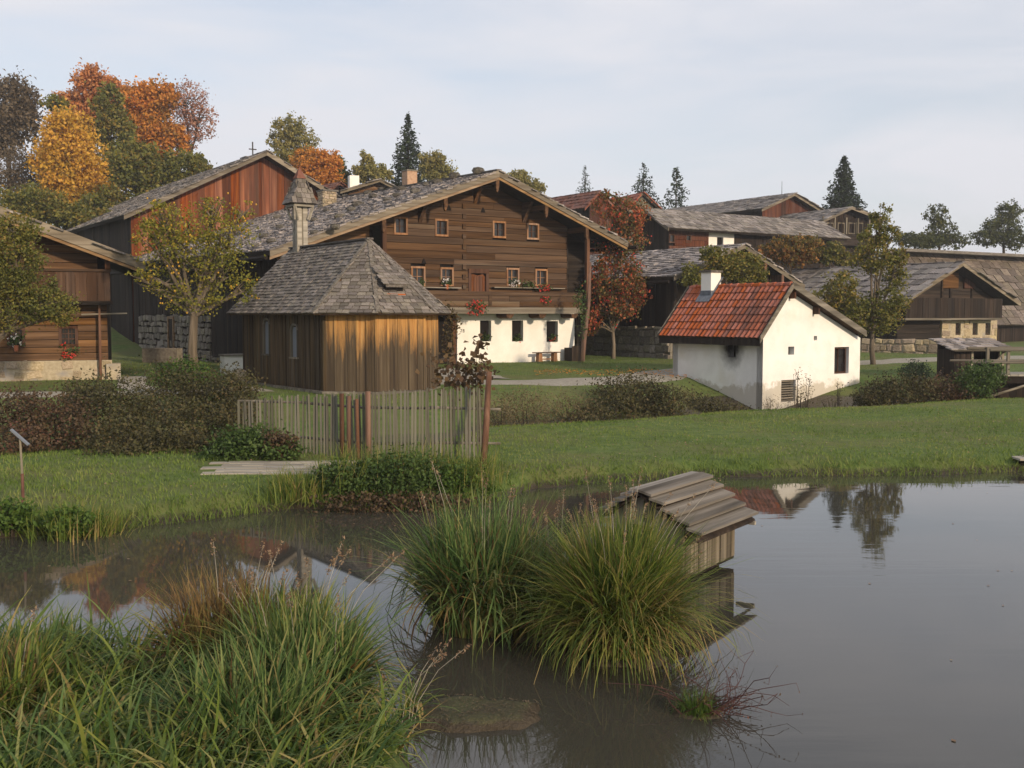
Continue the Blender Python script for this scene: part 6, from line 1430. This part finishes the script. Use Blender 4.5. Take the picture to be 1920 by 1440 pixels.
clump('grass_clump', 'dense round dome of arching grass before the duck house', (1.1, 10.8), .56, 5200, 1.65, LM['reed'], .018, .95, GC, .16, 14)
clump('grass_clump', 'upright reed clump left of the duck house', (-.35, 11.85), .95, 2300, 1.62, LM['reed_cool'], .028, .85, GC, .25, 8)
clump('grass_clump', 'lower blue-green reeds filling the gap between the two tall clumps', (.5, 11.6), .7, 1700, 1.3, LM['reed_cool'], .017, .9, GC, .3, 12)
clump('grass_clump', 'yellowing sparse reeds behind the upright clump', (.15, 12.3), .5, 500, 1.35, LM['reed'], .02, .9, GC, .4, 8)
clump('grass_clump', 'yellowing reeds standing before the duck house door', (1.3, 12.6), .6, 800, 1.15, LM['reed'], .018, .8, GC, .45, 14)
clump('grass_clump', 'tiny bright green grass tuft among reddish twigs', (1.62, 9.15), .22, 420, .3, LM['bright_green'], .008, .9, None, .1, 0)
# reddish twigs round that tuft
tw = thing('twig_tangle', 'tangle of bare reddish twigs spreading over the water', 'twigs', (1.75, 9.2, gz(1.75, 9.2)), 0); mb = MB(); Q = []
for i in range(46):
    a = random.gauss(.25, 1.1) if i % 2 else random.uniform(0, 6.28); L_ = random.uniform(.25, .8); p = Vector((random.uniform(-.3,.15), random.uniform(-.15,.1), 0)); pts = [p.copy()]; d = Vector((math.cos(a), math.sin(a)*.7, random.uniform(.1,.9)))
    for k in range(5):
        p = p+d.normalized()*L_/5; d.z -= .16; d += Vector(rng.normal(size=3)*.28); p.z = max(p.z, .0+.005); pts.append(p.copy())
        if random.random() < .5:
            e = p+Vector(rng.normal(size=3)*.07); e.z = max(e.z, .005); mb.tube([p, e], [.0025, .001], 3, False); Q.append(e)
    mb.tube(pts, [.006, .005, .004, .0035, .003, .0015], 4, False)
put('twigs', mb, M['twig'] if 'twig' in M else M['door'], tw); put('buds', quad_mesh('buds', leaf_quads(np.array([tuple(q) for q in Q]), .025, .6)), LM['bramble_red'], tw)
# foreground bank
def fore_keep(x, y): return (ground_z(x, y) > .02) & (y > 5.3) & (np.abs(x+.0) < .5*y+.8) & (x < -.8-.1*np.abs(y-8.8))
x, y = scatter(26000, -8, .6, 5.2, 11.0, fore_keep); n = len(x); P = np.stack([x, y, ground_z(x, y)-.03], 1)
pat = np.sin(x*1.3+y*.7)+np.sin(y*1.9-x*.6)
H = (.36+.46*rng.random(n))*(1+.18*pat); an = -.3+rng.normal(size=n)*1.6; ln = .55+1.1*rng.random(n)
half = rng.random(n) < .5
stuff('reed_bed', 'thick bluish green grass mat covering the near bank', 'grass', blade_mesh('reed_bed', blades(P[half], H[half], (.02+.022*rng.random(n))[half], an[half], ln[half], 5, 1.1)), LM['reed_cool'])
stuff('reed_bed', 'yellowish green long grass mixed into the near bank mat', 'grass', blade_mesh('reed_bed', blades(P[~half], H[~half]*1.05, (.018+.02*rng.random(n))[~half], an[~half], ln[~half], 5, 1.1)), LM['reed'])
GF = 'tall grass clumps on the near bank'
clump('grass_clump', 'tall tan and brown grass clump at the water edge of the near bank', (-2.6, 9.6), .72, 2300, 1.25, LM['reed_brown'], .018, .85, GF, .35, 6)
clump('grass_clump', 'yellow-green grass clump drooping right of the tan clump', (-2.0, 9.2), .66, 1700, 1.1, LM['reed'], .025, 1.0, GF, .2, 5)
clump('grass_clump', 'long-bladed green clump at the right end of the near bank', (-1.7, 8.6), .7, 1700, 1.1, LM['reed_cool'], .028, 1.0, GF, .15, 4)
clump('grass_clump', 'coarse dark green clump low on the near bank', (-1.9, 7.7), .85, 1600, .95, LM['reed_cool'], .03, 1.0, GF, .15, 0)
clump('grass_clump', 'matted bluish grass clump at the left water edge', (-4.4, 9.5), .9, 1500, .75, LM['reed_cool'], .024, 1.1, GF, .1, 2)
clump('grass_clump', 'rust-streaked grass clump at the left side of the near bank', (-4.2, 8.3), .8, 1300, .9, LM['reed'], .026, 1.0, GF, .4, 4)
# long seed stalks leaning over the water
for lab, c0, nn, hh in (('dry seed stalks bending over the water behind the tan clump', (-2.0, 9.8), 7, (1.1, 1.5)), ('thin dry seed stalks right of the near bank', (-1.05, 8.8), 6, (.6, .95)), ('tall brown seed stalks in front of the duck house', (1.2, 11.6), 26, (1.2, 1.8)), ('fine brown seed stalks left of the duck house', (.8, 11.9), 22, (1.1, 1.6))):
    t = thing('seed_stalks', lab, 'seed stalks', (c0[0], c0[1], gz(*c0)), 0, 'dry seed stalks over the water'); mb, Q = stalks(nn, (0, 0, 0), .3, hh, (.1, .6), True, (.3, .8) if c0[0] < 0 else None)
    put('stems', mb, M['pale_plank'], t); put('seed_heads', quad_mesh('seed_heads', leaf_quads(Q, .035, .4)), LM['seed'], t, kind='stuff')
# fallen leaves and daisies in the lawn
x, y = scatter(2600, -10, 18, 17, 40, lambda x, y: (y-shore(x) > .3) & (y < crest(x)+1) & inview(x, y)); n = len(x)
P = np.stack([x, y, ground_z(x, y)+.07], 1); stuff('fallen_leaves', 'small fallen leaves scattered over the pond lawn', 'leaves', quad_mesh('fallen_leaves', leaf_quads(P, .05, .8, 2.0)), LM['seed'])
x, y = scatter(1500, 1, 9, 44, 53, lambda x, y: np.abs(y-46.8-.1*x+.4*np.sin(x*2)) < 2.0); n = len(x)
P = np.stack([x, y, ground_z(x, y)+.1], 1); stuff('fallen_leaves', 'orange fallen leaves on the grass before the rubble barn', 'leaves', quad_mesh('fallen_leaves', leaf_quads(P, .09, .8, 2.0)), LM['maple_orange'])

# leaves and bits drifting on the pond, litter on the mud flat
x, y = scatter(900, -9, 14, 8.2, 23, lambda x, y: (ground_z(x, y) < -.02) & inview(x, y) & (rng.random(len(x)) < .12+.9*np.exp(-(shore(x)-y)/1.2))); n = len(x)
V = leaf_quads(np.stack([x, y, np.full(n, .006)], 1), .05, .7, 6.0); V[:, :, 2] = .006+.004*rng.random((n, 1)); stuff('floating_leaves', 'small leaves and bits drifting on the pond', 'leaves', quad_mesh('floating_leaves', V), LM['seed'])
x, y = scatter(900, -1.0, .35, 8.6, 9.7, lambda x, y: (ground_z(x, y) > .01)); n = len(x)
stuff('mud_litter', 'dead blades and crumbs lying on the mud flat', 'litter', quad_mesh('mud_litter', leaf_quads(np.stack([x, y, ground_z(x, y)+.008], 1), .035, .3, 4.0)), LM['brown_tree'])
# ------------------------------------------------------------------ morning haze
hz, HN, HL = newmat('haze_air'); ho = HN.new('ShaderNodeOutputMaterial'); hv = HN.new('ShaderNodeVolumePrincipled')
hv.inputs['Color'].default_value = (.93,.95,1,1); hv.inputs['Density'].default_value = .0005; hv.inputs['Anisotropy'].default_value = .2
HL.new(hv.outputs[0], ho.inputs['Volume'])
put('haze', MB().box(-440, 440, -100, 920, -2, 48), hz, kind='stuff')
